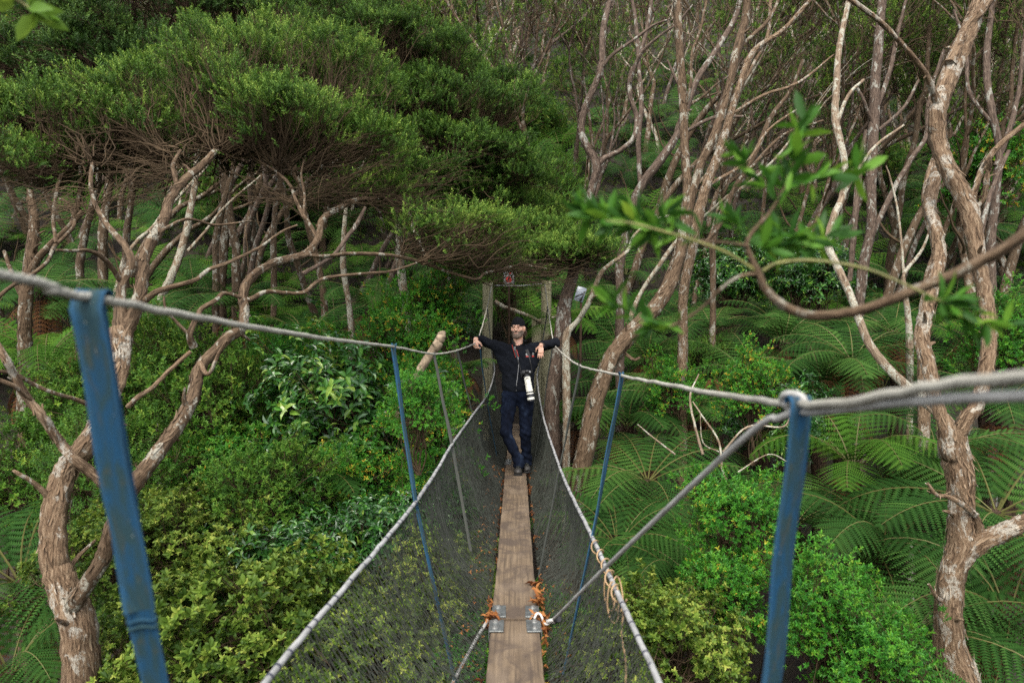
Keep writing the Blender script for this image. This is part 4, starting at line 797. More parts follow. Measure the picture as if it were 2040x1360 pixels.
traced('dark forked tree at the right edge behind the large mottled tree', [
    [(1975, 480, 10, 20), (1985, 380, 10, 18), (1990, 300, 10, 16), (1975, 220, 10, 16), (1965, 130, 10.1, 14), (1975, 30, 10.2, 12), (1980, -30, 10.3, 11)],
    [(1985, 330, 10, 12), (2010, 260, 10, 11), (2030, 180, 10.1, 10), (2040, 80, 10.2, 9), (2060, 0, 10.3, 8)],
    [(1970, 240, 10, 9), (1930, 180, 10, 8), (1925, 100, 10.1, 7), (1900, 20, 10.2, 6)],
    [(1945, 570, 9.5, 12), (1955, 460, 9.5, 12), (1975, 380, 9.6, 10), (2010, 300, 9.7, 8)]], 'bark_dark', 12, 0.11, tips=[(0, -2, 1.2, 0.3), (1, -2, 1.0, 0.3)])
traced('pale broken trunk, leftmost of three behind the long low bough', [
    [(700, 665, 10.5, 14), (694, 600, 10.5, 13), (684, 530, 10.5, 13), (686, 460, 10.5, 11), (690, 400, 10.5, 8)]], 'bark_pale', 12, 0.14)
traced('leaning pale trunk on the slope behind the twin-stemmed tree', [
    [(320, 600, 10.5, 18), (340, 555, 10.5, 18), (360, 500, 10.6, 17), (376, 440, 10.7, 16), (388, 370, 10.8, 13), (395, 300, 10.9, 11)],
    [(375, 500, 10.6, 8), (410, 460, 10.6, 7), (450, 410, 10.7, 6), (520, 350, 10.8, 4)]], 'bark_pale', 12, 0.12)
traced('dark trunk at the left edge behind the rope', [
    [(52, 760, 8, 32), (50, 680, 8, 30), (52, 600, 8, 27), (60, 520, 8.1, 24), (68, 450, 8.2, 20), (60, 380, 8.3, 16)],
    [(54, 560, 8, 20), (80, 510, 8, 16), (130, 460, 8.1, 14), (165, 420, 8.2, 10)], [(52, 610, 8, 12), (30, 560, 8, 10), (8, 500, 8.1, 8)]], 'bark_brown', 14, 0.13)
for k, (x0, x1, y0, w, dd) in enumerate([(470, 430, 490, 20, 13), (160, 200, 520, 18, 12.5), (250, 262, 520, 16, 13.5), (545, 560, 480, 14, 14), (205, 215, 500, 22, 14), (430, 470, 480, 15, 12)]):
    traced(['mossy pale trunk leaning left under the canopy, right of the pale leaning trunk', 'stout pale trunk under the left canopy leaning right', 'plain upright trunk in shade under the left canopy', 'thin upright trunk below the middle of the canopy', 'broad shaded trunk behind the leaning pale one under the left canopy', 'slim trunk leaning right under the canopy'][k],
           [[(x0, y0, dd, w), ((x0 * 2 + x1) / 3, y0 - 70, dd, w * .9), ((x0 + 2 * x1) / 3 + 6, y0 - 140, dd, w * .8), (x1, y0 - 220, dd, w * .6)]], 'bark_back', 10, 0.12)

# dead charcoal bough hanging in the canopy, cut branch, small dead sticks
mb = MB(); limb(mb, [(728, 412, 6.3, 7), (712, 445, 6.3, 10), (690, 475, 6.25, 10), (665, 508, 6.2, 9), (632, 530, 6.1, 9), (602, 546, 6.0, 11)], 10, 0.08)
tag(mb.build('dead_bough', M['bark_dark'], loc=tuple(W(602, 546, 6.0))), 'charcoal-dark dead bough hanging across the pale trunks', 'branch')
mb = MB(); P_, R_ = path_px([(832, 740, 6.4, 14), (845, 722, 6.4, 22), (858, 704, 6.4, 24), (872, 682, 6.4, 26), (880, 664, 6.4, 22), (881, 661, 6.4, 21)])
limb(mb, [(790, 830, 6.5, 14), (828, 750, 6.4, 18), (845, 722, 6.4, 19), (858, 704, 6.4, 19), (870, 687, 6.4, 22), (878, 672, 6.4, 20), (880, 662, 6.4, 17)], 13, 0.10)
m_cut = plain_mat('cut_wood', (0.27, 0.205, 0.135), 0.85, vscale=22, bumps=0.8, bscale=60, col2=(0.11, 0.078, 0.05)); M['cut'] = m_cut
tag(mb.build('cut_branch', m_cut, loc=tuple(W(845, 722, 6.4))), 'stubby sawn-off branch poking up behind the left handrail', 'branch')
for i_, (pts, lab) in enumerate([([(850, 740, 8, 4), (820, 700, 8, 3), (800, 660, 8, 2)], ''), ]): pass
sticks = MB()
for pts in [[(1400, 905, 6.5, 7), (1385, 850, 6.6, 6), (1375, 790, 6.7, 5), (1392, 745, 6.8, 3)], [(1470, 1000, 6, 6), (1440, 940, 6.1, 6), (1432, 880, 6.2, 5), (1400, 830, 6.3, 4), (1380, 800, 6.4, 3)], [(1500, 1070, 6, 4), (1520, 1100, 5.9, 4), (1512, 1060, 5.9, 3)], [(1440, 900, 6.2, 5), (1490, 850, 6.2, 5), (1560, 850, 6.2, 4), (1575, 820, 6.2, 3)], [(1470, 940, 6.1, 4), (1530, 905, 6.1, 3), (1570, 920, 6.1, 3)], [(1432, 900, 6.3, 4), (1400, 880, 6.3, 3), (1395, 820, 6.3, 2)], [(1345, 905, 7, 5), (1300, 870, 7, 4), (1270, 845, 7, 3)]]:
    limb(sticks, pts, 6, 0.1)
tag(sticks.build('dead_shrub', M['bark_pale'], loc=tuple(W(1470, 1000, 6))), 'tangle of pale bare twigs above the yellow-flecked bright shrub', 'shrub')
mb = MB(); limb(mb, [(985, 600, 13.4, 10), (1005, 612, 13.4, 10), (1030, 620, 13.4, 9), (1060, 632, 13.4, 8), (1080, 640, 13.5, 8), (1120, 625, 13.6, 6)], 8, 0.1)
tag(mb.build('fallen_branch', M['bark_pale'], loc=tuple(W(1030, 620, 13.4))), 'fallen branch lying across the gap between the timber posts', 'branch')

# --- foreground twig with lance leaves, near the camera on the right
hb = MB(); hl = MB(); hy = MB()
def hlimb(mb_, pts, n=10):
    return limb(mb_, pts, n, 0.12, 8)
d0 = 1.35
hlimb(hb, [(2090, 415, d0 - .12, 30), (2040, 468, d0 - .1, 28), (1935, 530, d0 - .06, 27), (1820, 578, d0 - .04, 25), (1710, 618, d0 - .02, 24), (1615, 628, d0, 23), (1560, 608, d0, 22), (1525, 575, d0, 18), (1512, 545, d0, 16), (1497, 515, d0, 14), (1488, 485, d0 + .01, 12), (1505, 455, d0 + .02, 9), (1530, 428, d0 + .03, 8), (1552, 395, d0 + .04, 7), (1572, 355, d0 + .05, 6), (1588, 300, d0 + .06, 5)], 14)
hlimb(hb, [(1490, 490, d0, 9), (1450, 484, d0, 7), (1400, 480, d0 + .02, 6), (1360, 478, d0 + .03, 5)], 8)
hlimb(hb, [(1508, 545, d0, 9), (1475, 550, d0, 9), (1440, 572, d0 + .01, 8), (1395, 615, d0 + .02, 7), (1340, 648, d0 + .03, 6), (1290, 655, d0 + .04, 4)], 8)
hlimb(hy, [(1508, 540, d0, 8), (1445, 502, d0 - .01, 7), (1370, 475, d0 - .02, 7), (1310, 458, d0 - .03, 6), (1255, 444, d0 - .03, 5), (1205, 440, d0 - .03, 3)], 8)
hlimb(hy, [(1520, 540, d0, 9), (1550, 524, d0 - .01, 8), (1620, 519, d0 - .02, 8), (1720, 534, d0 - .04, 7), (1800, 565, d0 - .06, 6), (1870, 598, d0 - .08, 5), (1945, 632, d0 - .1, 4)], 8)
lan = leaf_template(1, 1.0, 0.26, 0, (0.001, 0.002), 0.22, 0.12, 2, 12)
def fan(pts, n, l, spread=0.9, d=d0, scat=8):
    l = l * 1.3; n = int(n * 1.25)
    """lance leaves along a twig given in pixels, each its own direction"""
    P, _ = path_px([(a, b_, c, 1) for a, b_, c in pts]); P2 = catmull(P, 10); k = rng.integers(0, len(P2) - 1, n); T = np.gradient(P2, axis=0); T /= np.linalg.norm(T, axis=1)[:, None]
    D = T[k] * 0.7 + rng.normal(0, spread, (n, 3)) * (0.85, 0.32, 0.9) + (0, 0, 0.12); scatter(hl, lan, P2[k] + rng.normal(0, 0.002, (n, 3)), D, l * rng.uniform(0.6, 1.1, n), base=0.45)
fan([(1300, 458, d0), (1250, 442, d0), (1200, 435, d0), (1170, 425, d0)], 46, 0.066); fan([(1345, 470, d0), (1290, 452, d0), (1270, 425, d0)], 24, 0.062)
fan([(1400, 470, d0), (1330, 450, d0), (1330, 420, d0)], 16, 0.062)
fan([(1560, 380, d0 + .05), (1580, 330, d0 + .06), (1590, 270, d0 + .06), (1600, 240, d0 + .06)], 34, 0.075, 0.8); fan([(1545, 400, d0 + .03), (1500, 340, d0 + .04), (1470, 300, d0 + .04)], 18, 0.06)
fan([(1560, 385, d0), (1640, 350, d0), (1700, 345, d0), (1735, 335, d0)], 16, 0.066, 0.6)
fan([(1510, 500, d0), (1560, 480, d0), (1620, 478, d0), (1670, 470, d0)], 40, 0.066, 0.9); fan([(1495, 480, d0), (1470, 450, d0), (1455, 430, d0)], 16, 0.055)
fan([(1340, 648, d0 + .03), (1290, 640, d0 + .04), (1240, 615, d0 + .04), (1215, 600, d0 + .04)], 20, 0.058); fan([(1360, 640, d0 + .03), (1330, 640, d0 + .03), (1290, 655, d0 + .03)], 7, 0.05)
fan([(1860, 595, d0 - .08), (1910, 615, d0 - .1), (1960, 640, d0 - .1), (2020, 650, d0 - .1)], 26, 0.062)
root = thing('hanging_branch', 'thick twig curving in from the right edge close to the lens, with lance-shaped green leaves', 'branch', tuple(W(2090, 415, d0)))
hb.build('stem', M['bark_brown'], root); hy.build('side_shoot', M['stem_green'], root); hl.build('leaves', M['hanging'], root)
hl = MB(); hs = MB()
limb(hs, [(-40, -60, 1.5, 6), (10, -15, 1.5, 5), (50, 10, 1.5, 4), (75, 30, 1.5, 3)], 7)
lan = leaf_template(1, 1.0, 0.38, 0, (0.001, 0.002), 0.22, 0.15, 2, 14)
fan([(0, -20, 1.5), (30, 0, 1.5), (60, 15, 1.5), (75, 28, 1.5)], 16, 0.055, 0.9)
root = thing('leafy_spray', 'spray of pale lime leaves dangling in the top left corner', 'branch', tuple(W(-40, -60, 1.5)))
hs.build('stem', M['stem_green'], root); hl.build('leaves', M['lime'], root)

# ------------------------------------------------------------------ ferns
def frond(mb, O, az, L, el0, el1, n=22, m=13, mi=0, curl=0.0, seed=0, pw=0.30, rn=0.5):
    """bipinnate frond: arching rachis, pinnae of small pinnules (one quad each)"""
    g = np.random.default_rng(seed); t = np.linspace(0, 1, n + 3); el = el0 + (el1 - el0) * t ** 1.15
    st = L / (n + 2); azs = az + curl * t
    dirs = np.stack([np.cos(el) * np.cos(azs), np.cos(el) * np.sin(azs), np.sin(el)], 1)
    P = O + np.concatenate([np.zeros((1, 3)), np.cumsum(dirs[:-1] * st, 0)])
    side = np.stack([-np.sin(azs), np.cos(azs), 0 * azs], 1); up = np.cross(dirs, side)
    tube(mb, P[::2] if len(P) % 2 else np.vstack([P[::2], P[-1:]]), np.linspace(0.0075, 0.002, (len(P) + 1) // 2 if len(P) % 2 else len(P) // 2 + 1) * max(0.6, L), 4, mi=1, cap=False)
    tk = t[2:]; pl = pw * L * np.clip(np.sin(np.pi * (tk * 0.86 + 0.11)) ** 0.75, 0.03, 1)
    for s in (-1, 1):
        K = len(tk); sw = 0.32 + 0.25 * tk
        pd = side[2:] * s * np.cos(sw)[:, None] + dirs[2:] * np.sin(sw)[:, None] - up[2:] * 0.12; pd /= np.linalg.norm(pd, axis=1)[:, None]
        droop = g.uniform(0.10, 0.30, K)
        u = (np.arange(m) + 0.6) / m; up2 = up[2:]
        q = P[2:][:, None] + pd[:, None] * (pl[:, None] * u[None])[..., None] - up2[:, None] * (droop[:, None] * pl[:, None] * u[None] ** 2)[..., None]
        nv = np.cross(up2, pd); ln = (np.minimum(st * 0.47, pl[:, None] * 0.5) * np.clip(1.15 - u[None] ** 1.8, 0.10, 1))[..., None]; wq = (pl[:, None, None] / m) * 0.52
        for s2 in (-1, 1):
            d2 = nv[:, None] * s2 * 0.95 + pd[:, None] * 0.42 - up2[:, None] * 0.10
            a = q - pd[:, None] * wq * 0.9; b_ = q + pd[:, None] * wq * 0.9; c = q + d2 * ln + pd[:, None] * wq * 0.25; d3 = q + d2 * ln * 0.9 - pd[:, None] * wq * 0.15
            V = np.stack([a, b_, c, d3], 2).reshape(-1, 3); F = np.arange(len(V)).reshape(-1, 4)
            rr = np.repeat(np.clip(rn + g.normal(0, 0.12, K), 0, 1), m * 4); mb.add(V, F, rr, mi=mi)
def fern_mesh(seed, L, nf, n, m, el=(1.15, -0.45), mat='fern'):
    g = np.random.default_rng(seed); mb = MB()
    for k in range(nf):
        a = k * 2.399 + g.uniform(-.2, .2); inner = k / nf
        frond(mb, np.array([0.03 * math.cos(a), 0.03 * math.sin(a), 0]), a, L * g.uniform(0.8, 1.1), el[0] * g.uniform(0.35, 0.95) + 0.3 * inner * 0.5, el[1] + g.uniform(-.5, .25), n, m, curl=g.uniform(-.25, .25), seed=seed * 50 + k, rn=0.3 + 0.5 * g.random())
    return mb.mesh('fern_fronds', [M[mat], M['rachis']], smooth=False)
def dead_skirt(seed, L):
    g = np.random.default_rng(seed); mb = MB()
    for k in range(8):
        a = k * 0.8 + g.uniform(-.3, .3); frond(mb, np.array([0.05 * math.cos(a), 0.05 * math.sin(a), -0.05]), a, L * g.uniform(0.5, 0.8), -0.5, -1.5, 12, 7, seed=seed + k, pw=0.16)
    return mb.mesh('dead_fronds', [M['deadfern'], M['twig_dark']], smooth=False)
near_f = [fern_mesh(100 + k, 1.0, 11, 17, 15, mat=('fern', 'fern', 'fern_fresh', 'fern')[k]) for k in range(4)]
far_f = [fern_mesh(200 + k, 1.0, 10, 13, 9, mat=('fern', 'fern', 'fern_fresh', 'fern')[k]) for k in range(4)]
skirt = dead_skirt(300, 1.0)
mb = MB(); zz = np.linspace(-2.2, 0.0, 12); tube(mb, np.stack([0.04 * np.sin(zz * 2), 0.03 * np.cos(zz * 3), zz], -1), np.linspace(0.09, 0.065, 12), 10, 0.2); ftrunk = mb.mesh('fern_trunk', M['fern_trunk'])
def child(name, mesh, root):
    o = bpy.data.objects.new(name, mesh); C.objects.link(o); o.parent = root; return o
def put_tree_fern(x, y, z, L, k, rot, label, tilt=(0, 0), group='tree ferns beside the bridge'):
    r = thing('tree_fern', label, 'fern', (x, y, z), group); r.rotation_euler = (Matrix.Rotation(tilt[0] + 0.22, 3, 'X') @ Matrix.Rotation(tilt[1], 3, 'Y') @ Matrix.Rotation(rot, 3, 'Z')).to_euler(); r.scale = (L, L, L)
    child('fronds', near_f[k % 4], r); child('trunk', ftrunk, r); child('dead_fronds', skirt, r); return r
NF = [  # px, py (crown heart), depth, frond length, variant, label
    (1250, 825, 10.2, 1.35, 0, 'tree fern just right of the bulky brown leaning trunk'), (1290, 930, 8.3, 1.35, 3, 'tree fern under the right handrail between the brown trunk and the diagonal rope'),
    (1400, 1080, 7.3, 1.3, 1, 'tree fern half hidden by the diagonal rope above the dark hollow'), (1150, 830, 11.4, 1.0, 2, 'small pale fern between the right net and the brown trunk'),
    (1640, 745, 9.6, 1.45, 0, 'spreading tree fern behind the knot of the right rope'), (1700, 900, 7.6, 1.3, 2, 'yellow-green tree fern just below the right rope'),
    (1560, 660, 11.2, 1.4, 1, 'tree fern left of the pale leaning tree, above the rope'), (1420, 640, 12.2, 1.3, 3, 'tree fern below the curve of the hanging branch'),
    (1760, 1075, 6.6, 1.25, 1, 'dark tree fern left of the large mottled trunk'), (1800, 1240, 5.7, 1.25, 0, 'large low fern at the foot of the mottled trunk, left side'),
    (1985, 985, 6.4, 1.35, 3, 'tree fern right of the large mottled trunk above its low limb'), (2010, 1190, 5.7, 1.35, 1, 'tree fern at the right edge below the low limb'),
    (2000, 800, 9.0, 1.3, 0, 'tree fern at the right edge just below the rope'), (1580, 1020, 7.2, 1.15, 0, 'fern seen behind the right blue strap'),
    (1290, 700, 12.8, 1.2, 1, 'fern behind the bulky brown trunk, level with the handrail'), (1115, 640, 11.8, 0.8, 2, 'fern beside the right timber post, at the man’s shoulder'.replace('’', "'")),
    (1780, 640, 11, 1.3, 3, 'tree fern between the pale leaning tree and the wavy mottled stem'), (1960, 620, 10.6, 1.3, 1, 'tree fern behind the large mottled tree, above the rope'),
    (40, 1120, 5.6, 1.25, 0, 'tree fern at the left edge below the bare stub'), (20, 1300, 4.9, 1.1, 1, 'tree fern in the bottom left corner'),
    (420, 1130, 5.6, 1.0, 3, 'shaded fern just right of the left blue strap'), (90, 700, 8.6, 1.2, 2, 'fern at the left below the rope, left of the strap'),
    (610, 660, 11.5, 1.35, 0, 'wide fern left of the three pale trunks'), (740, 600, 13, 1.3, 1, 'fern behind the three pale trunks'), (540, 715, 9.8, 1.2, 3, 'fern just above the left handrail, middle of the left side'),
    (300, 640, 9.5, 1.1, 1, 'fern behind the fork of the twin-stemmed tree'), (80, 560, 10, 1.2, 3, 'fern behind the rope at the left edge'), (925, 730, 10.0, 0.6, 0, "fern behind the man's right elbow"),
    (620, 960, 6.8, 0.9, 1, 'dark fern in the hollow between the left shrubs'), (1230, 1060, 7.0, 1.0, 0, 'fern seen through the right net'),
    (1370, 790, 10.0, 1.2, 3, 'tree fern just below the right handrail, right of the second strap'), (1500, 740, 10.5, 1.3, 1, 'tree fern above the right handrail near the rope knot'), (1700, 700, 9.4, 1.2, 0, 'tree fern at the foot of the pale leaning tree'), (1870, 880, 7.4, 1.1, 1, 'dark fern behind the fork of the mottled trunk'), (1350, 1130, 6.6, 0.9, 1, 'dark fern in the hollow below the diagonal rope'), (480, 600, 12, 1.3, 0, 'tree fern behind the long low bough on the left'), (180, 620, 10.5, 1.3, 1, 'tree fern seen between strap and twin stems, above the rope')]
for q, (px, py, d, L, k, lab) in enumerate(NF):
    p = W(px, py, d); put_tree_fern(p[0], p[1], p[2] - 0.12 * L, L, k, q * 1.7, lab, (random.uniform(-.15, .15), random.uniform(-.15, .15)))
# ferns on the slope
COLS = [(90, 'at the far left edge'), (230, 'behind the left blue strap'), (330, 'behind the fork of the twin-stemmed tree'), (450, 'right of the twin-stemmed fork'), (600, 'behind the long low bough'), (720, 'near the leftmost of the pale trunks'), (880, 'between the three pale trunks'),
        (1020, 'left of the timber posts'), (1120, 'above the right timber post'), (1230, 'behind the dark S-curved tree'), (1340, 'left of the bulky leaning tree'), (1440, 'right of the bulky leaning tree'), (1560, 'behind the hanging branch'), (1680, 'by the pale leaning tree'),
        (1790, 'behind the dark double trunk'), (1900, 'behind the large mottled tree'), (9999, 'at the far right edge')]
def where(x, y):
    px = CX + FPX * x / y; return next(n_ for lim, n_ in COLS if px < lim)
def zone(x, y):
    row = 'at the foot of the slope' if y < 15.2 else 'low on the slope' if y < 17.5 else 'halfway up the slope' if y < 21 else 'high on the slope'
    return 'fern %s, %s' % (row, where(x, y)), 'ferns on the slope'
for (px, py, d, L, lab) in ((430, 905, 6.9, 0.45, 'rusty dead fern among the fine-leaved shrubs, right of the second stem'), (590, 925, 6.9, 0.35, 'small rusty dead fern below the dark leathery shrub'), (1450, 960, 6.1, 0.35, 'rusty dead fern caught in the bare twigs'), (1420, 750, 10.0, 0.5, 'brown dead fern above the right handrail')):
    p = W(px, py, d); o = bpy.data.objects.new('dead_fern', skirt); C.objects.link(o); o.location = p; o.scale = (L, L, L); tag(o, lab, 'fern', 'dead ferns')
cnt = 0; placed = []
for tries in range(6000):
    if cnt >= 292: break
    y = 13.8 + 20 * random.random() ** 1.7; x = random.uniform(-0.82, 0.80) * y
    if abs(x) < 1.6 and y < 15.0: continue
    if any((x - a) ** 2 + (y - b2) ** 2 < (0.40 + 0.022 * y) ** 2 for a, b2 in placed): continue
    placed.append((x, y)); lab, grp = zone(x, y); z = float(H(x, y)) + random.uniform(0.1, 0.95)
    kf = random.randrange(4); r = bpy.data.objects.new('fern', far_f[kf]); C.objects.link(r); r.location = (x, y, z); s = random.uniform(0.95, 1.7); lab = ('broad ' if s > 1.45 else 'small ' if s < 1.15 else '') + ('yellow-green ' if kf == 2 else 'dark green ' if kf == 0 else 'green ') + lab
    r.scale = (s, s, s); r.rotation_euler = (Matrix.Rotation(random.uniform(0.2, .7), 3, 'X') @ Matrix.Rotation(random.uniform(-.25, .25), 3, 'Y') @ Matrix.Rotation(random.uniform(0, 6.28), 3, 'Z')).to_euler(); tag(r, lab, 'fern', grp); cnt += 1

# ------------------------------------------------------------------ shrubs
def shrub(seed, T, mat, ncl, per, hc=1.6, R=(0.85, 0.85, 0.7), cl=0.16, s=1.0, stemmat='twig', base=0.5, up=0.5):
    """domed bush: foliage clumps round the crown shell and inside it, on branching stems"""
    global rng; keep = rng; rng = np.random.default_rng(seed)
    fo_ = MB(); wo_ = MB(); R = np.array(R); c = np.array([0, 0, hc])
    u = rng.normal(0, 1, (ncl, 3)); u /= np.linalg.norm(u, axis=1)[:, None]; u[:, 2] = np.where(u[:, 2] < -0.45, -u[:, 2], u[:, 2])
    lob = 1 + 0.36 * np.sin(u[:, 0] * 3.1 + seed) * np.cos(u[:, 1] * 3.7 + seed) + 0.12 * np.sin(u[:, 2] * 6 + u[:, 0] * 5)
    rad = (1 - 0.6 * rng.random((ncl, 1)) ** 2.2) * lob[:, None] * np.where(rng.random((ncl, 1)) < 0.14, rng.uniform(1.1, 1.38, (ncl, 1)), 1); cc = c + u * R * rad
    k = np.repeat(np.arange(ncl), per); n = len(k); off = rng.normal(0, cl * 0.55, (n, 3)); P = cc[k] + off
    D = u[k] * 0.7 + off / cl * 0.5 + np.array([0, 0, up]) + rng.normal(0, 0.3, (n, 3)); cv = rng.random(ncl)
    scatter(fo_, T, P, D, s * rng.uniform(0.65, 1.2, n), shift=np.clip(cv[k] * 0.4 + 0.6 * rng.random(n), 0, 1), base=base)
    ms = 9; st = np.array([[0.05 * math.cos(a), 0.05 * math.sin(a), 0] for a in np.linspace(0, 6.28, ms)]); e = c + rng.normal(0, 0.25, (ms, 3)) * R
    Pm = twigs_from(wo_, st, e, 0.022, 0.009, 8, 6, 0.08); kk = rng.integers(0, ms, ncl); ss = rng.integers(3, 8, ncl)
    Pq = twigs_from(wo_, Pm[kk, ss], cc, 0.007, 0.0025, 6, 4, 0.10); m = rng.random(n) < 0.35; twigs_from(wo_, Pq[k[m], 4], P[m], 0.0022, 0.0012, 4, 3, 0.08)
    a, b_ = fo_.mesh('foliage', M[mat], smooth=False), wo_.mesh('stems', M[stemmat]); rng = keep; return a, b_
SH = {'olive': [shrub(11 + k, T_ROS, 'olive', 190, 12, cl=0.12, s=1.4) for k in range(2)], 'bright': [shrub(21 + k, T_BRI, 'bright', 190, 12, R=(0.75, 0.75, 0.85), cl=0.14, s=1.25) for k in range(2)],
      'glossy': [shrub(31 + k, T_GLO, 'glossy', 190, 11, cl=0.18, s=1.25) for k in range(2)], 'small': [shrub(41 + k, T_SMALL, 'leafy', 240, 17, cl=0.14, base=0.45, s=1.6) for k in range(2)],
      'leafy': [shrub(61 + k, T_BRI, 'leafy', 200, 13, R=(0.85, 0.85, 0.8), cl=0.13, s=1.2) for k in range(2)],
      'und': [shrub(51 + k, T_UND, 'undergrowth', 150, 9, hc=0.7, R=(0.8, 0.8, 0.6), cl=0.25) for k in range(2)]}
def put_shrub(kind, k, px, py, d, s, label, group, rot, hc=1.6):
    """crown heart seen at px,py"""
    p = W(px, py, d); f, w = SH[kind][k % 2]; r = thing('shrub', label, 'shrub', (p[0], p[1], p[2] - hc * s), group); r.rotation_euler = (0, 0, rot); r.scale = (s, s, s)
    child('foliage', f, r); child('stems', w, r); return r
SL = [  # kind, px, py, depth, scale, label
    ('olive', 470, 1290, 4.9, 0.85, 'pale olive wavy-leaved shrub at the bottom, beside the left blue strap'), ('olive', 640, 1330, 4.9, 0.75, 'pale olive wavy-leaved shrub at the bottom left of the net'),
    ('olive', 400, 1090, 5.6, 0.6, 'olive shrub behind the left blue strap, mid height'), ('leafy', 540, 1000, 6.2, 0.6, 'green shrub in the middle of the left side, below the leathery-leaved one'),
    ('glossy', 600, 1130, 5.9, 0.65, 'dark leathery shrub between two pale olive ones'), ('glossy', 690, 870, 7.6, 1.1, 'large dark leathery-leaved shrub left of the second blue strap'),
    ('glossy', 560, 860, 8.6, 0.8, 'smaller dark leathery shrub left of the large one'), ('bright', 830, 890, 7.2, 0.62, 'bright green yellow-flecked shrub touching the second left strap'),
    ('bright', 700, 980, 6.8, 0.55, 'bright green shrub hanging over the dark hollow left of the net'), ('leafy', 430, 850, 7.4, 0.85, 'mid-green leafy shrub right of the second stem'),
    ('bright', 470, 960, 6.9, 0.62, 'bright shrub beside a rusty patch, left of centre'), ('leafy', 350, 760, 8.2, 0.8, 'leafy shrub between the two stems of the left tree'),
    ('bright', 560, 770, 9.0, 0.9, 'light green shrub just under the left handrail'), ('bright', 800, 720, 9.6, 0.85, 'light green shrub behind the cut branch'),
    ('bright', 845, 790, 8.6, 0.55, 'green yellow-flecked shrub behind the third left strap'), ('bright', 860, 620, 11.5, 0.7, 'tall green shrub in front of the slim pale trunk'),
    ('glossy', 895, 650, 11.8, 0.45, 'dark shrub left of the left timber post'), ('small', 230, 950, 6.2, 0.7, 'small olive shrub seen through the fork of the left tree'),
    ('leafy', 170, 830, 7.2, 0.7, 'green shrub at the left behind the trunk bend'), ('olive', 250, 1120, 5.2, 0.55, 'olive shrub between the two stems low down'), ('leafy', 60, 980, 6.8, 0.7, 'green shrub behind the bare stub at the left edge'),
    ('olive', 330, 1290, 4.8, 0.6, 'olive shrub behind the foot of the left blue strap'), ('bright', 1470, 1050, 5.8, 0.52, 'vivid green shrub with yellow leaves below the diagonal rope'),
    ('bright', 1640, 1240, 4.9, 0.48, 'vivid green yellow-flecked shrub right of the right blue strap'), ('bright', 1440, 1200, 5.4, 0.45, 'vivid green shrub left of the foot of the right blue strap'), ('bright', 1730, 1330, 4.7, 0.45, 'lowest vivid green shrub, bottom right'),
    ('olive', 1330, 1290, 4.9, 0.6, 'pale olive shrub at the bottom right of the net cable'), ('olive', 1230, 1330, 4.9, 0.55, 'pale olive shrub seen through the right net'), ('bright', 1150, 1300, 5.4, 0.5, 'green shrub under the plank at the right'),
    ('bright', 1500, 790, 8.0, 0.5, 'small green shrub just below the right handrail'), ('glossy', 1560, 850, 8.4, 0.6, 'grey-green leathery shrub behind the rope knot'), ('bright', 1340, 790, 9.6, 0.5, 'small green bush beside the handrail right of the second strap'),
    ('bright', 835, 815, 6.0, 0.36, 'small green shrub hiding the foot of the sawn-off branch'), ('glossy', 1450, 560, 14, 0.9, 'dark glossy shrub under the hanging branch'), ('small', 1850, 960, 7.6, 0.6, 'small olive shrub left of the mottled trunk'), ('bright', 2000, 700, 9.6, 0.7, 'light green shrub at the right edge above the rope'),
    ('small', 1400, 730, 11, 0.6, 'bare-branched small shrub above the right handrail'), ('glossy', 1620, 560, 13, 0.9, 'dark leafy shrub between the pale leaning tree and the double trunk'), ('bright', 1960, 360, 15, 1.2, 'bright green bush behind the large mottled tree'),
    ('small', 1090, 400, 16, 1.1, 'grey-green bush on the slope left of the dark S-curved tree'), ('small', 1010, 580, 14.2, 0.6, 'yellowish small-leaved bush above the left timber post'), ('olive', 880, 1180, 5.6, 0.6, 'olive shrub seen low through the left net'),
    ('glossy', 800, 1080, 6.2, 0.6, 'dark shrub behind the left net'), ('bright', 850, 1010, 6.4, 0.42, 'green shrub behind the left net, higher up'), ('olive', 760, 1300, 5.2, 0.6, 'olive shrub low behind the left net'), ('bright', 915, 1330, 5.3, 0.38, 'green shrub just left of the near plank')]
for q, (kd, px, py, d, s, lab) in enumerate(SL): put_shrub(kd, q, px, py, d, s, lab, 'shrubs in the gully', q * 2.1)
# bushes high on the back slope
cnt = 0
for tries in range(2000):
    if cnt >= 26: break
    y = random.uniform(20, 44); x = random.uniform(-0.8, 0.8) * y
    f, w = SH[('und', 'und', 'bright', 'small')[random.randrange(4)]][random.randrange(2)]
    if f is SH['bright'][0][0] or f is SH['bright'][1][0] or f in (SH['small'][0][0], SH['small'][1][0]): s = random.uniform(1.0, 1.6); dz = -0.8 * s
    else: s = random.uniform(1.2, 2.2); dz = -0.2
    r = thing('bush', '%s green bush on the %s slope, %s' % ('broad' if s > 1.5 else 'small', 'far upper' if y > 30 else 'upper', where(x, y)), 'shrub', (x, y, float(H(x, y)) + dz), 'bushes on the upper slope'); r.scale = (s, s, s); r.rotation_euler = (0, 0, random.uniform(0, 6))
    child('foliage', f, r); child('stems', w, r); cnt += 1

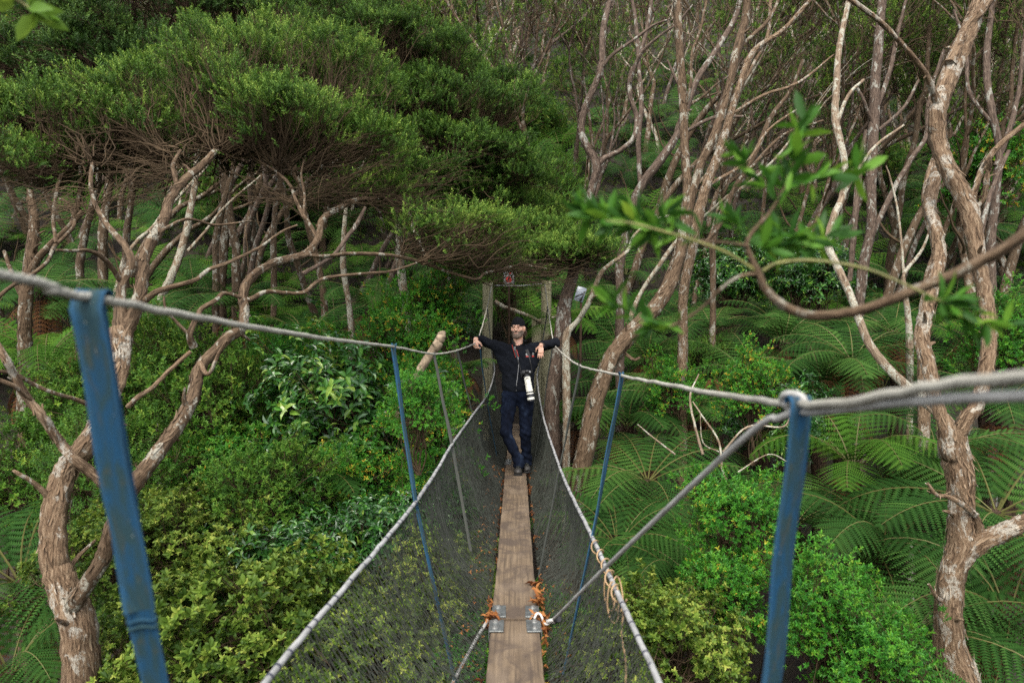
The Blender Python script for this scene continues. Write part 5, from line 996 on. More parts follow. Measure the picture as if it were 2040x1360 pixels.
# ------------------------------------------------------------------ ground cover (nobody could count it)
mb = MB()
n = 46000; y = 12.5 + 42 * rng.random(n) ** 1.1; x = rng.uniform(-0.85, 0.85, n) * y + rng.normal(0, 0.3, n)
patch = np.sin(x * 1.3 + 1) * np.sin(y * 1.1) + 0.6 * np.sin(x * 2.9 + y * 1.7) + rng.normal(0, 0.5, n)
keep = (patch > -0.5) & ~((np.abs(x) < 1.5) & (y > 10.5) & (y < 16.5)); x, y = x[keep], y[keep]
P_ = np.stack([x, y, H(x, y) + rng.uniform(0, 0.25, len(x))], -1); D = rng.normal(0, 0.6, P_.shape) + (0, -0.3, 0.8)
sc_ = np.clip(y / 24, 0.6, 1.6) * rng.uniform(0.7, 1.5, len(x)); scatter(mb, T_UND, P_, D, sc_, base=0.45)
tag(mb.build('undergrowth', M['undergrowth'], smooth=False), 'low green undergrowth carpeting the hillside', 'undergrowth', kind='stuff')
mb = MB(); n = 2600; y = 2.5 + 24 * rng.random(n); x = rng.uniform(-0.8, 0.8, n) * y; A = np.stack([x, y, H(x, y) + rng.uniform(0, .1, n)], -1); Bq = A + rng.normal(0, 0.6, A.shape) * (1, 1, 0.35) + (0, 0, 0.25)
twigs_from(mb, A, Bq, 0.006, 0.002, 6, 4, 0.12); tag(mb.build('dead_twigs', M['twig']), 'fallen dead twigs littering the forest floor', 'twigs', kind='stuff')

# ------------------------------------------------------------------ background trees
def bg_tree(seed, Ht, lean, r0, nfork, fine):
    """tall thin kanuka: trunk, upswept forks, bare wiry branchlets, sparse top foliage"""
    global rng; keep = rng; rng = np.random.default_rng(seed); tr = MB(); wo_ = MB(); fo_ = MB()
    def grow(p, d, L, r, lev):
        K = 7; P = [np.array(p, float)]; dd = np.array(d, float)
        for _ in range(K):
            dd = dd + rng.normal(0, 0.13, 3) + (0, 0, 0.05); dd /= np.linalg.norm(dd); P.append(P[-1] + dd * L / K)
        P = np.array(P); P2 = catmull(P, 4); R = np.linspace(r, r * (0.55 if lev < 2 else 0.3), len(P2))
        tube(tr if lev < 3 else wo_, P2, R, (9, 7, 6, 4, 4)[lev], 0.10 if lev < 3 else 0, cap=False)
        if lev < 3:
            nb = (2, 3, 3)[lev] if lev else nfork
            for j in range(nb):
                a = rng.uniform(0, 6.28); s = 0.32 + 0.22 * rng.random(); nd = dd + s * np.array([math.cos(a), math.sin(a), 0.05]); nd /= np.linalg.norm(nd)
                grow(P[-1], nd, L * rng.uniform(0.45, 0.75), r * 0.55 * rng.uniform(0.75, 1.1), lev + 1)
            for j in range((1, 3, 2)[lev]):
                q = P[rng.integers(2, K)]; a = rng.uniform(0, 6.28); nd = np.array([math.cos(a), math.sin(a), rng.uniform(0.4, 1.1)]); nd /= np.linalg.norm(nd); grow(q, nd, L * rng.uniform(0.25, 0.5), r * 0.28, 3)
        elif lev == 3:
            n = fine; A = P2[rng.integers(len(P2) // 3, len(P2), n)]; nd = dd + rng.normal(0, 0.45, (n, 3)); nd /= np.linalg.norm(nd, axis=1)[:, None]
            Q = twigs_from(wo_, A, A + nd * rng.uniform(0.3, 0.9, (n, 1)), 0.008, 0.003, 5, 3, 0.1)
            tips = Q[:, -1]; m = tips[:, 2] > Ht * 0.62
            if m.any():
                tt = np.repeat(tips[m], 5, 0) + rng.normal(0, 0.12, (m.sum() * 5, 3)); scatter(fo_, T_SPRIG[0], tt, rng.normal(0, 0.4, tt.shape) + (0, 0, 0.8), rng.uniform(1.6, 2.8, len(tt)))
    grow((0, 0, -0.4), (lean, 0.05, 1), Ht * 0.45, r0, 0)
    a, b_, c = tr.mesh('trunk', M[('bark_back', 'bark_brown', 'bark_dark', 'bark_pale', 'bark_brown', 'bark_back', 'bark_dark', 'bark_brown')[seed % 8]]), (wo_.mesh('branches', M['twig']) if wo_.n else None), (fo_.mesh('crown', M['kanuka'], smooth=False) if fo_.n else None)
    rng = keep; return a, b_, c
BG = [bg_tree(400 + k, random.uniform(8.5, 11), (0.0, 0.25, 0.5, 0.15, -0.2, 0.4, 0.05, 0.3)[k], (0.09, 0.115, 0.105, 0.08, 0.095, 0.12, 0.10, 0.085)[k], (2, 2, 3, 2, 3, 2, 2, 3)[k], 4) for k in range(8)]
spots = []
for tries in range(8000):
    if len(spots) >= 260: break
    y = 14.5 + 30 * random.random() ** 1.15; x = random.uniform(-0.30 if y < 20 else -0.62, 0.86) * y
    if abs(x) < 1.6 and y < 16: continue
    if any((x - a) ** 2 + (y - b2) ** 2 < (0.35 + 0.022 * y) ** 2 for a, b2 in spots): continue
    spots.append((x, y))
for k in range(26):
    y = random.uniform(14, 20); x = random.uniform(-0.8, -0.25) * y; spots.append((x, y))
for q, (x, y) in enumerate(spots):
    k = random.randrange(8); look = ('straight brown', 'brown slightly leaning', 'dark strongly leaning', 'thin pale', 'stout brown forked', 'brown leaning', 'dark upright', 'thin brown forked')[k]
    row = 'slope foot' if y < 15.8 else 'lower slope' if y < 18 else 'mid slope' if y < 21 else 'upper slope' if y < 25 else 'high slope' if y < 31 else 'slope top'
    lab, grp = '%s tree, %s, %s' % (look, row, where(x, y)), 'slender trees on the back slope'
    r = thing('slender_tree', lab, 'tree', (x, y, float(H(x, y)) - 0.1), grp); s = random.uniform(0.8, 1.15); r.scale = (s, s, s); r.rotation_euler = (0, 0, random.gauss(0, 0.7))
    a, b_, c = BG[k]; child('trunk', a, r)
    if b_: child('branches', b_, r)
    if c and y < 18: child('crown', c, r)

# labels that came out the same: say which is the left and which the right one
from collections import defaultdict
same = defaultdict(list)
for o in C.objects:
    if o.parent is None and o.get("label"): same[o["label"]].append(o)
for lab, os_ in same.items():
    if 2 <= len(os_) <= 6 and len(lab.split()) <= 12:
        os_.sort(key=lambda o: o.location.x / max(0.5, o.location.y)); names = ('left one', 'right one') if len(os_) == 2 else ('left one', 'middle one', 'right one') if len(os_) == 3 else [w_ + ' from left' for w_ in ('first', 'second', 'third', 'fourth', 'fifth', 'sixth')]
        for o, n_ in zip(os_, names): o["label"] = lab + ', ' + n_
# ------------------------------------------------------------------ the man on the bridge
class Grid:
    """signed-distance grid; shapes are blended in with a smooth minimum and the surface read off with surface nets"""
    def __init__(s, lo, hi, h):
        s.lo = np.array(lo, float); s.h = h; s.n = np.ceil((np.array(hi) - s.lo) / h).astype(int) + 1; s.f = np.full(s.n, 0.2, np.float32)
    def box(s, lo, hi):
        a = np.clip(np.floor((np.array(lo) - s.lo) / s.h).astype(int), 0, s.n); b_ = np.clip(np.ceil((np.array(hi) - s.lo) / s.h).astype(int) + 1, 0, s.n)
        sl = tuple(slice(a[i], b_[i]) for i in range(3)); ax = [s.lo[i] + s.h * np.arange(a[i], b_[i]) for i in range(3)]
        return sl, np.stack(np.meshgrid(*ax, indexing='ij'), -1)
    def blend(s, sl, d, k, op='add'):
        f = s.f[sl]
        if op == 'add': h_ = np.clip(0.5 + 0.5 * (f - d) / k, 0, 1); s.f[sl] = f * (1 - h_) + d * h_ - k * h_ * (1 - h_)
        else: h_ = np.clip(0.5 - 0.5 * (f + d) / k, 0, 1); s.f[sl] = f * (1 - h_) - d * h_ + k * h_ * (1 - h_)
    def cap(s, a, b, ra, rb, k=0.02, op='add', flat=None, fa=1.0):
        a, b = np.array(a, float), np.array(b, float); m = max(ra, rb) * max(1, fa) + k + 0.02
        sl, X = s.box(np.minimum(a, b) - m, np.maximum(a, b) + m)
        if X.size == 0: return
        ab = b - a; t = np.clip(((X - a) @ ab) / max(ab @ ab, 1e-9), 0, 1); r = ra + (rb - ra) * t
        D = X - (a + t[..., None] * ab)
        if flat is not None:
            fl = np.array(flat, float); fl /= np.linalg.norm(fl); c = D @ fl; D = D + (1 / fa - 1) * c[..., None] * fl
        s.blend(sl, np.linalg.norm(D, axis=-1) - r, k, op)
    def ell(s, c, r, k=0.02, op='add', rot=None):
        c, r = np.array(c, float), np.array(r, float); m = r.max() + k + 0.02; sl, X = s.box(c - m, c + m)
        if X.size == 0: return
        D = X - c
        if rot is not None: D = D @ np.array(rot)
        q = D / r; l = np.linalg.norm(q, axis=-1); g_ = np.linalg.norm(q / r, axis=-1) + 1e-9
        s.blend(sl, l * (l - 1) / g_, k, op)
    def mesh(s):
        f = s.f; ins = f < 0; c = np.zeros(tuple(s.n - 1), np.int8)
        for i in (0, 1):
            for j in (0, 1):
                for k in (0, 1): c += ins[i:s.n[0] - 1 + i, j:s.n[1] - 1 + j, k:s.n[2] - 1 + k]
        act = (c > 0) & (c < 8); idx = np.full(c.shape, -1, np.int64); I = np.argwhere(act); idx[act] = np.arange(len(I))
        acc = np.zeros((len(I), 3)); cnt_ = np.zeros(len(I)); corners = [(i, j, k) for i in (0, 1) for j in (0, 1) for k in (0, 1)]
        fv = {q: f[I[:, 0] + q[0], I[:, 1] + q[1], I[:, 2] + q[2]] for q in corners}
        for q in corners:
            for a_ in range(3):
                if q[a_] == 0:
                    q2 = list(q); q2[a_] = 1; q2 = tuple(q2); A, B_ = fv[q], fv[q2]; m = (A < 0) != (B_ < 0); t = np.where(m, A / (A - B_ + 1e-12), 0)
                    p = np.array(q, float)[None] + np.eye(3)[a_][None] * t[:, None]; acc[m] += p[m]; cnt_[m] += 1
        V = s.lo + s.h * (I + acc / cnt_[:, None]); F = []
        for a_ in range(3):
            b_, c_ = (a_ + 1) % 3, (a_ + 2) % 3; A = np.moveaxis(ins, a_, 0); dif = A[:-1] != A[1:]; sign = A[:-1] & ~A[1:]
            dif = np.moveaxis(dif, 0, a_); sign = np.moveaxis(sign, 0, a_); Q = np.argwhere(dif); Q = Q[(Q[:, b_] > 0) & (Q[:, c_] > 0) & (Q[:, b_] < s.n[b_] - 1) & (Q[:, c_] < s.n[c_] - 1)]
            sg = sign[Q[:, 0], Q[:, 1], Q[:, 2]]; e1, e2 = np.eye(3, dtype=int)[b_], np.eye(3, dtype=int)[c_]
            g = lambda q: idx[q[:, 0], q[:, 1], q[:, 2]]
            q4 = np.stack([g(Q - e1 - e2), g(Q - e2), g(Q), g(Q - e1)], 1); q4[~sg] = q4[~sg][:, ::-1]; F.append(q4)
        return V, np.concatenate(F)

mskin, nt, b = new_mat('skin'); oc = objco(nt)
lk(nt, ramp(nt, [(0.35, (0.50, 0.27, 0.18)), (0.65, (0.66, 0.39, 0.28))], noise(nt, oc, 22, 4)), b.inputs[0]); b.inputs["Roughness"].default_value = 0.5; b.inputs["Subsurface Weight"].default_value = 0.08
M['skin'] = mskin
M['jacket'] = plain_mat('black_fleece', (0.0085, 0.010, 0.014), 0.95, var=0.3, vscale=18, bumps=0.5, bscale=220, spec=0.12)
mj, nt, b = new_mat('denim'); oc = objco(nt)
nn = noise(nt, mapping(nt, oc, (1, 1, 0.55)), 8, 4, 0.6); lk(nt, ramp(nt, [(0.38, (0.002, 0.003, 0.007)), (0.55, (0.0045, 0.0075, 0.017)), (0.78, (0.022, 0.034, 0.062))], nn), b.inputs[0]); b.inputs["Roughness"].default_value = 0.9; b.inputs["Specular IOR Level"].default_value = 0.1
bump(nt, b, noise(nt, oc, 300, 2), 0.4, 0.001); M['denim'] = mj
M['boot'] = plain_mat('boot_leather', (0.030, 0.028, 0.025), 0.6, var=0.4, vscale=30); M['sole'] = plain_mat('boot_sole', (0.012, 0.012, 0.012), 0.8)
M['beanie'] = plain_mat('black_knit', (0.010, 0.010, 0.012), 0.95, bumps=0.6, bscale=350, spec=0.1); M['beard'] = plain_mat('stubble', (0.10, 0.065, 0.045), 0.9, col2=(0.22, 0.17, 0.135), vscale=120, spec=0.1, bumps=0.5, bscale=400)
M['hair'] = plain_mat('brown_hair', (0.10, 0.055, 0.03), 0.7, var=0.4, vscale=80); M['eye'] = plain_mat('eye', (0.05, 0.035, 0.025), 0.2); M['lip'] = plain_mat('lip', (0.36, 0.15, 0.11), 0.5)
MX, MY = 0.0, 8.2      # man's origin on the plank
HC = np.array([0.022, -0.015, 1.715])            # head centre (local)
yaw = math.radians(-14); cy_, sy_ = math.cos(yaw), math.sin(yaw)
def hd(x, y, z):                                  # head-local point -> body-local (face looks to -y, turned to the photo's left)
    return HC + np.array([x * cy_ - y * sy_, x * sy_ + y * cy_, z])
HR_ = np.array([[cy_, -sy_, 0], [sy_, cy_, 0], [0, 0, 1]])
def head_shape(g, grow=0.0):
    g.ell(hd(0, 0.012, 0.028), (0.073 + grow, 0.092 + grow, 0.098 + grow), 0.02, rot=HR_); g.ell(hd(0, -0.028, -0.052), (0.056 + grow, 0.062 + grow, 0.062 + grow), 0.03, rot=HR_)
    g.cap(hd(-0.012, -0.078, -0.098), hd(0.012, -0.078, -0.098), 0.018 + grow, 0.018 + grow, 0.025)
    for s_ in (-1, 1): g.cap(hd(0.050 * s_, 0.005, -0.055), hd(0.022 * s_, -0.066, -0.092), 0.018 + grow, 0.017 + grow, 0.03); g.ell(hd(0.043 * s_, -0.062, -0.018), (0.022 + grow, 0.022 + grow, 0.018 + grow), 0.025)
def arms(g, gr, hands=True, upto=1.0):
    for pts, rad in (((SHR, ELR, WRR), (0.058, 0.046, 0.030)), ((SHL, ELL, WRL), (0.058, 0.046, 0.030))):
        w = pts[1] + (pts[2] - pts[1]) * upto
        g.cap(pts[0], pts[1], rad[0] + gr, rad[1] + gr * 0.9, 0.035); g.cap(pts[1], w, rad[1] + gr * 0.9, rad[2] * 1.15 + gr * 0.8, 0.02)
SHR, ELR, WRR = np.array([-0.155, 0.0, 1.475]), np.array([-0.425, 0.11, 1.575]), np.array([-0.478, -0.125, 1.585])
SHL, ELL, WRL = np.array([0.205, 0.0, 1.475]), np.array([0.478, 0.085, 1.545]), np.array([0.300, -0.150, 1.515])
HPR, KNR, ANR = np.array([-0.075, 0.0, 0.90]), np.array([-0.120, -0.11, 0.480]), np.array([0.032, -0.115, 0.105])
HPL, KNL, ANL = np.array([0.125, 0.0, 0.90]), np.array([0.112, -0.01, 0.47]), np.array([0.128, 0.06, 0.105])
def hand(g, wr, d, palm, side, curl, spread=0.010, L=0.085, lead=0.35):
    """palm plus four fingers and a thumb; d along the hand, palm normal, side = towards the thumb"""
    d, palm, side = (np.array(v, float) / np.linalg.norm(v) for v in (d, palm, side)); pc = wr + d * 0.05
    for t in (-1.2, -0.4, 0.4, 1.2): g.cap(wr + side * 0.008 * t, wr + d * L + side * 0.0185 * t, 0.016, 0.0125, 0.012)
    for i_, (t, ln) in enumerate(((1.25, 0.078), (0.42, 0.088), (-0.42, 0.082), (-1.25, 0.064))):
        p = wr + d * L + side * 0.0185 * t; a = curl * (0.8 + 0.12 * i_); dd = d + side * spread * t * 6; dd = dd / np.linalg.norm(dd); ang_ = a * 0.45
        for j, f_ in enumerate((0.46, 0.30, 0.24)):
            v = dd * math.cos(ang_) + palm * math.sin(ang_); q = p + v * ln * f_; g.cap(p, q, 0.0092 - 0.0009 * j, 0.0084 - 0.0009 * j, 0.004); p = q; ang_ += a
    p = wr + d * 0.025 + side * 0.026; v = side * 0.75 + d * 0.75 + palm * lead; v /= np.linalg.norm(v); q = p + v * 0.042; g.cap(p, q, 0.014, 0.0105, 0.012); v2 = d * 0.9 + side * 0.15 + palm * (lead + 0.3); v2 /= np.linalg.norm(v2); g.cap(q, q + v2 * 0.036, 0.0105, 0.0085, 0.005)
G = Grid((-0.60, -0.30, 0.02), (0.60, 0.26, 1.86), 0.0048)
head_shape(G)
G.ell(hd(-0.078, 0.012, -0.005), (0.010, 0.020, 0.032), 0.012, rot=HR_); G.ell(hd(0.078, 0.012, -0.005), (0.012, 0.020, 0.033), 0.012, rot=HR_)
G.cap(hd(-0.034, -0.083, 0.030), hd(0.034, -0.083, 0.030), 0.009, 0.009, 0.015)
for s_ in (-1, 1): G.ell(hd(0.030 * s_, -0.096, 0.010), (0.015, 0.010, 0.010), 0.010, 'sub'); G.ell(hd(0.030 * s_, -0.074, 0.009), (0.0125, 0.012, 0.011), 0.004)
G.cap(hd(0, -0.088, 0.020), hd(0, -0.107, -0.022), 0.0080, 0.0125, 0.012); G.ell(hd(-0.012, -0.098, -0.027), (0.008, 0.009, 0.007), 0.006); G.ell(hd(0.012, -0.098, -0.027), (0.008, 0.009, 0.007), 0.006)
G.cap(hd(-0.018, -0.086, -0.056), hd(0.018, -0.086, -0.056), 0.0075, 0.0075, 0.010)
G.cap((0.022, 0.015, 1.46), hd(0, 0.022, -0.045), 0.060, 0.054, 0.03)
G.cap((-0.10, 0.01, 1.455), (0.15, 0.01, 1.455), 0.055, 0.055, 0.06); G.ell((0.028, 0.0, 1.31), (0.165, 0.105, 0.20), 0.06); G.ell((0.022, 0.0, 1.07), (0.145, 0.10, 0.18), 0.06); G.ell((0.025, 0.01, 0.93), (0.16, 0.105, 0.12), 0.05)
arms(G, -0.008)
for a_, k_, n_ in ((HPR, KNR, ANR), (HPL, KNL, ANL)): G.cap(a_, k_, 0.080, 0.052, 0.05); G.cap(k_, n_ + (0, 0, 0.01), 0.050, 0.026, 0.02); G.cap(n_, n_ + np.array([-0.005, -0.08, -0.06]), 0.018, 0.016, 0.01)
hand(G, WRR, (0.03, -0.30, -0.95), (0.55, 0.75, -0.1), (0.9, -0.35, 0.0), 1.15, L=0.072)
hand(G, WRL, (-0.10, -0.16, -0.98), (0.15, 0.95, 0.1), (-0.95, 0.1, 0.15), 0.30, spread=0.016)
V_, F_ = G.mesh(); mb = MB(); mb.add(V_ + (MX, MY, 0), F_); person = mb.build('person', M['skin'], loc=(MX, MY, 0))
tag(person, 'man in black beanie, black jacket and dark jeans, legs crossed, arms over the ropes', 'person')
def wear(name, g, mat, rough=None):
    V_, F_ = g.mesh(); mb = MB(); mb.add(V_ + (MX, MY, 0), F_); return mb.build(name, mat, person)
def fold(X, amp, f=1.0): return amp * (np.sin(X[..., 0] * 37 * f + 5 * np.sin(X[..., 2] * 13) + X[..., 1] * 20) * 0.5 + np.sin(X[..., 2] * 46 * f + 4 * np.sin(X[..., 0] * 17 + 1) + X[..., 1] * 15) * 0.6 + 0.4 * np.sin(X[..., 2] * 91 * f + X[..., 0] * 60))
# jacket
G = Grid((-0.60, -0.26, 0.90), (0.60, 0.26, 1.68), 0.0055)
G.cap((-0.105, 0.01, 1.462), (0.155, 0.01, 1.462), 0.066, 0.066, 0.05); G.ell((0.030, 0.0, 1.31), (0.205, 0.135, 0.21), 0.05); G.ell((0.024, 0.0, 1.13), (0.192, 0.130, 0.20), 0.06)
G.ell((0.022, 0.0, 1.02), (0.190, 0.126, 0.13), 0.05)
for e_, s_ in ((ELR, SHR), (ELL, SHL)): G.cap(s_ * 0.7 + e_ * 0.3 + (0, 0, -0.05), (s_[0] * 0.8, 0, 1.28), 0.045, 0.075, 0.08)
arms(G, 0.012, upto=0.93)
G.cap((0.022, 0.02, 1.49), (0.022, 0.03, 1.56), 0.082, 0.074, 0.03)                      # collar
sl, X_ = G.box(G.lo, G.lo + G.h * (G.n - 1)); X_ = X_[:G.n[0], :G.n[1], :G.n[2]]
G.f[sl] += fold(X_, 0.0042)
hem = 0.962 + 0.006 * np.sin(X_[..., 0] * 30)
G.f = np.maximum(G.f, (hem - X_[..., 2]).astype(np.float32)); hemr = ((X_[..., 0] - 0.024) / 0.187) ** 2 + (X_[..., 1] / 0.128) ** 2
# neck opening: a V at the front and a hole round the neck
G.cap((0.022, 0.0, 1.50), (0.022, -0.01, 1.68), 0.060, 0.070, 0.008, 'sub'); G.cap((0.022, -0.10, 1.49), (0.022, -0.14, 1.56), 0.028, 0.055, 0.01, 'sub')
G.cap(WRR + (WRR - ELR) * 0.02, WRR + (WRR - ELR) * 0.6, 0.040, 0.05, 0.002, 'sub'); G.cap(WRL + (WRL - ELL) * 0.02, WRL + (WRL - ELL) * 0.6, 0.040, 0.05, 0.002, 'sub')
jk = wear('jacket', G, M['jacket'])
G = Grid((-0.12, -0.2, 1.38), (0.16, 0.12, 1.58), 0.005); G.ell((0.022, -0.028, 1.42), (0.10, 0.088, 0.105), 0.02); G.cap((0.022, 0.0, 1.50), (0.022, 0.0, 1.62), 0.058, 0.07, 0.01, 'sub'); wear('tee_shirt', G, M['beanie'])
# zip, pull and chest patches
M['zip'] = plain_mat('zip_metal', (0.32, 0.32, 0.32), 0.4, 0.6); M['patch_white'] = plain_mat('patch_white', (0.45, 0.45, 0.43), 0.7); M['patch_red'] = plain_mat('patch_red', (0.40, 0.03, 0.02), 0.7)
from mathutils.bvhtree import BVHTree
jb = BVHTree.FromPolygons([tuple(v.co) for v in jk.data.vertices], [tuple(p.vertices) for p in jk.data.polygons])
def on_front(x, z, lift=0.003):
    h_ = jb.ray_cast(Vector((x, -1.0, z)), Vector((0, 1, 0)))
    return np.array([x, (h_[0][1] if h_[0] is not None else -0.12) - lift, z])
def drape(pts, w, name, mat, lift=0.006, th=0.0025, parent=None, wd=(1, 0, 0), frm=jb, root=person):
    P = catmull([on_front(x, z, lift) if y is None else np.array([x, y, z]) for x, y, z in pts], 6); mb = MB(); ribbon(mb, P + (MX, MY, 0), w, th, wd); o = mb.build(name, mat, root if parent is None else None)
    return o
drape([(0.020, None, 1.475), (0.018, None, 1.42), (0.030, None, 1.30), (0.022, None, 1.18), (0.006, None, 1.05), (0.002, None, 0.975)], 0.006, 'zip', M['zip'], 0.002)
mb = MB(); box_mb(mb, on_front(0.022, 1.455, 0.006) + (MX, MY, 0), (0.010, 0.003, 0.032), 0.001); mb.build('zip_pull', M['zip'], person)
def patch(x, z, w, h_, mat, nm='patch', lift=0.004):
    mb = MB(); N_ = 5; xs_ = np.linspace(x - w / 2, x + w / 2, N_); zs_ = np.linspace(z - h_ / 2, z + h_ / 2, N_); V1 = np.array([on_front(a, c, lift) for c in zs_ for a in xs_]) + (MX, MY, 0)
    i = (np.arange(N_ - 1)[:, None] * N_ + np.arange(N_ - 1)[None]).ravel(); mb.add(V1, np.stack([i, i + 1, i + N_ + 1, i + N_], 1)); return mb.build(nm, mat, person)
patch(0.137, 1.408, 0.036, 0.030, M['patch_white'], 'chest_patch'); patch(0.137, 1.401, 0.026, 0.008, M['beanie'], 'chest_patch', 0.006); patch(0.137, 1.382, 0.040, 0.012, M['patch_red'], 'chest_patch')
patch(0.203, 1.412, 0.020, 0.026, M['patch_white'], 'chest_patch'); patch(0.203, 1.412, 0.010, 0.012, M['beanie'], 'chest_patch', 0.006); patch(0.203, 1.385, 0.024, 0.018, M['patch_red'], 'chest_patch')
# jeans
G = Grid((-0.26, -0.22, 0.03), (0.30, 0.24, 1.02), 0.0055)
G.ell((0.024, 0.008, 0.94), (0.176, 0.118, 0.115), 0.03); 
for a_, k_, n_ in ((HPR, KNR, ANR), (HPL, KNL, ANL)):
    G.cap(a_, k_, 0.100, 0.068, 0.05); G.cap(k_, n_ + (0, 0, 0.03), 0.068, 0.056, 0.02); G.cap(n_ + (0, 0, 0.06), n_ + (0, -0.005, -0.01), 0.062, 0.066, 0.03)
sl, X_ = G.box(G.lo, G.lo + G.h * (G.n - 1)); X_ = X_[:G.n[0], :G.n[1], :G.n[2]]
G.f[sl] += fold(X_, 0.0032) + 0.004 * np.sin(X_[..., 2] * 75 + X_[..., 0] * 30) * np.exp(-((X_[..., 2] - 0.20) / 0.12) ** 2) + 0.003 * np.sin(X_[..., 2] * 80 + X_[..., 0] * 45) * np.exp(-((X_[..., 2] - 0.48) / 0.08) ** 2)
G.f = np.maximum(G.f, (X_[..., 2] - 1.0).astype(np.float32)); G.f = np.maximum(G.f, (0.068 - X_[..., 2]).astype(np.float32))
jeans = wear('jeans', G, M['denim'])
mb = MB(); a = np.linspace(0, 2 * np.pi, 40); ribbon(mb, np.stack([0.024 + 0.168 * np.cos(a), 0.008 + 0.112 * np.sin(a), 0.985 + 0 * a], -1) + (MX, MY, 0), 0.034, 0.004, (0, 0, 1)); mb.build('belt', M['black'], person)
jb2 = BVHTree.FromPolygons([tuple(v.co) for v in jeans.data.vertices], [tuple(p.vertices) for p in jeans.data.polygons])
# boots
for n_, dx in ((ANR, -0.01), (ANL, 0.0)):
    G = Grid((n_[0] - 0.1, n_[1] - 0.24, -0.01), (n_[0] + 0.1, n_[1] + 0.13, 0.20), 0.0045); z0 = 0.0
    G.cap(n_ + (0, 0.02, 0.04), n_ + (0, 0.025, -0.045), 0.046, 0.044, 0.02); G.cap(n_ + (0, 0.035, -0.06), n_ + (dx, -0.12, -0.065), 0.041, 0.043, 0.03, flat=(0, 0, 1), fa=0.9); G.ell(n_ + (dx, -0.14, -0.062), (0.046, 0.055, 0.034), 0.02)
    sl, X_ = G.box(G.lo, G.lo + G.h * (G.n - 1)); X_ = X_[:G.n[0], :G.n[1], :G.n[2]]; G.f[sl] += 0.002 * np.sin(X_[..., 1] * 140); G.f = np.maximum(G.f, (0.014 - X_[..., 2]).astype(np.float32)); bo = wear('boot', G, M['boot'])
    G = Grid((n_[0] - 0.1, n_[1] - 0.24, -0.02), (n_[0] + 0.1, n_[1] + 0.13, 0.06), 0.0045); G.cap(n_ + (0, 0.04, -0.085), n_ + (dx, -0.14, -0.085), 0.044, 0.050, 0.01)
    sl, X_ = G.box(G.lo, G.lo + G.h * (G.n - 1)); X_ = X_[:G.n[0], :G.n[1], :G.n[2]]; G.f = np.maximum(np.maximum(G.f, (0.001 - X_[..., 2]).astype(np.float32)), (X_[..., 2] - 0.022).astype(np.float32)); so = wear('sole', G, M['sole']); so.parent = bo
    mb = MB()
    for j in range(4):
        c = n_ + np.array([dx * 0.5, -0.055 - 0.022 * j, -0.005 - 0.010 * j]); tube(mb, [c + (-0.028, 0.004, 0) + (MX, MY, 0), c + (0, -0.004, 0.012) + (MX, MY, 0), c + (0.028, 0.004, 0) + (MX, MY, 0)], 0.0028, 6)
    o = mb.build('laces', M['grey_strap'], person); o.parent = bo
# beanie, beard, hair, eyes, lips
G = Grid(HC - 0.16, HC + 0.18, 0.0045); G.ell(hd(0, 0.014, 0.040), (0.083, 0.101, 0.103), 0.02, rot=HR_)
sl, X_ = G.box(G.lo, G.lo + G.h * (G.n - 1)); X_ = X_[:G.n[0], :G.n[1], :G.n[2]]; Xl = (X_ - HC) @ HR_
G.f = np.maximum(G.f, (0.036 + Xl[..., 1] * 0.12 - Xl[..., 2]).astype(np.float32)); a = np.linspace(0, 2 * np.pi, 24)
for q in range(24): G.cap(hd(0.0795 * math.cos(a[q]), 0.014 + 0.097 * math.sin(a[q]), 0.040 + 0.10 * 0.12 * math.sin(a[q])), hd(0.0795 * math.cos(a[(q + 1) % 24]), 0.014 + 0.097 * math.sin(a[(q + 1) % 24]), 0.040 + 0.012 * math.sin(a[(q + 1) % 24])), 0.0065, 0.0065, 0.004)
wear('beanie', G, M['beanie'])
G = Grid(HC - 0.14, HC + 0.10, 0.0036); head_shape(G, 0.0032); G.cap(hd(-0.016, -0.087, -0.043), hd(0.016, -0.087, -0.043), 0.009, 0.009, 0.006)
sl, X_ = G.box(G.lo, G.lo + G.h * (G.n - 1)); X_ = X_[:G.n[0], :G.n[1], :G.n[2]]; Xl = (X_ - HC) @ HR_; x_, y_, z_ = Xl[..., 0], Xl[..., 1], Xl[..., 2]
top = -0.036 - 0.030 * np.exp(-((np.abs(x_) - 0.033) / 0.012) ** 2) * 0 + 0.5 * np.clip(np.abs(x_) - 0.042, 0, 1) - 0.35 * np.clip(0.045 - np.abs(np.abs(x_) - 0.02), 0, 1) * 0
G.f = np.maximum(G.f, (z_ - top).astype(np.float32)); G.f = np.maximum(G.f, (y_ - 0.005).astype(np.float32))
G.ell(hd(0, -0.098, -0.0575), (0.021, 0.020, 0.0085), 0.003, 'sub', rot=HR_); wear('beard', G, M['beard'])
mb = MB(); n = 160; A = np.array([hd(*q) for q in np.stack([rng.choice([-1, 1], n, p=(.3, .7)) * rng.uniform(0.055, 0.078, n), rng.uniform(0.03, 0.09, n), rng.uniform(-0.02, 0.03, n)], 1)]); Bq = A + rng.normal(0, 0.012, A.shape) + (0, 0.01, -0.085)
twigs_from(mb, A + (MX, MY, 0), Bq + (MX, MY, 0), 0.0035, 0.0015, 6, 3, 0.06); mb.build('hair', M['hair'], person)
M['eyewhite'] = plain_mat('eye_white', (0.5, 0.46, 0.42), 0.3)
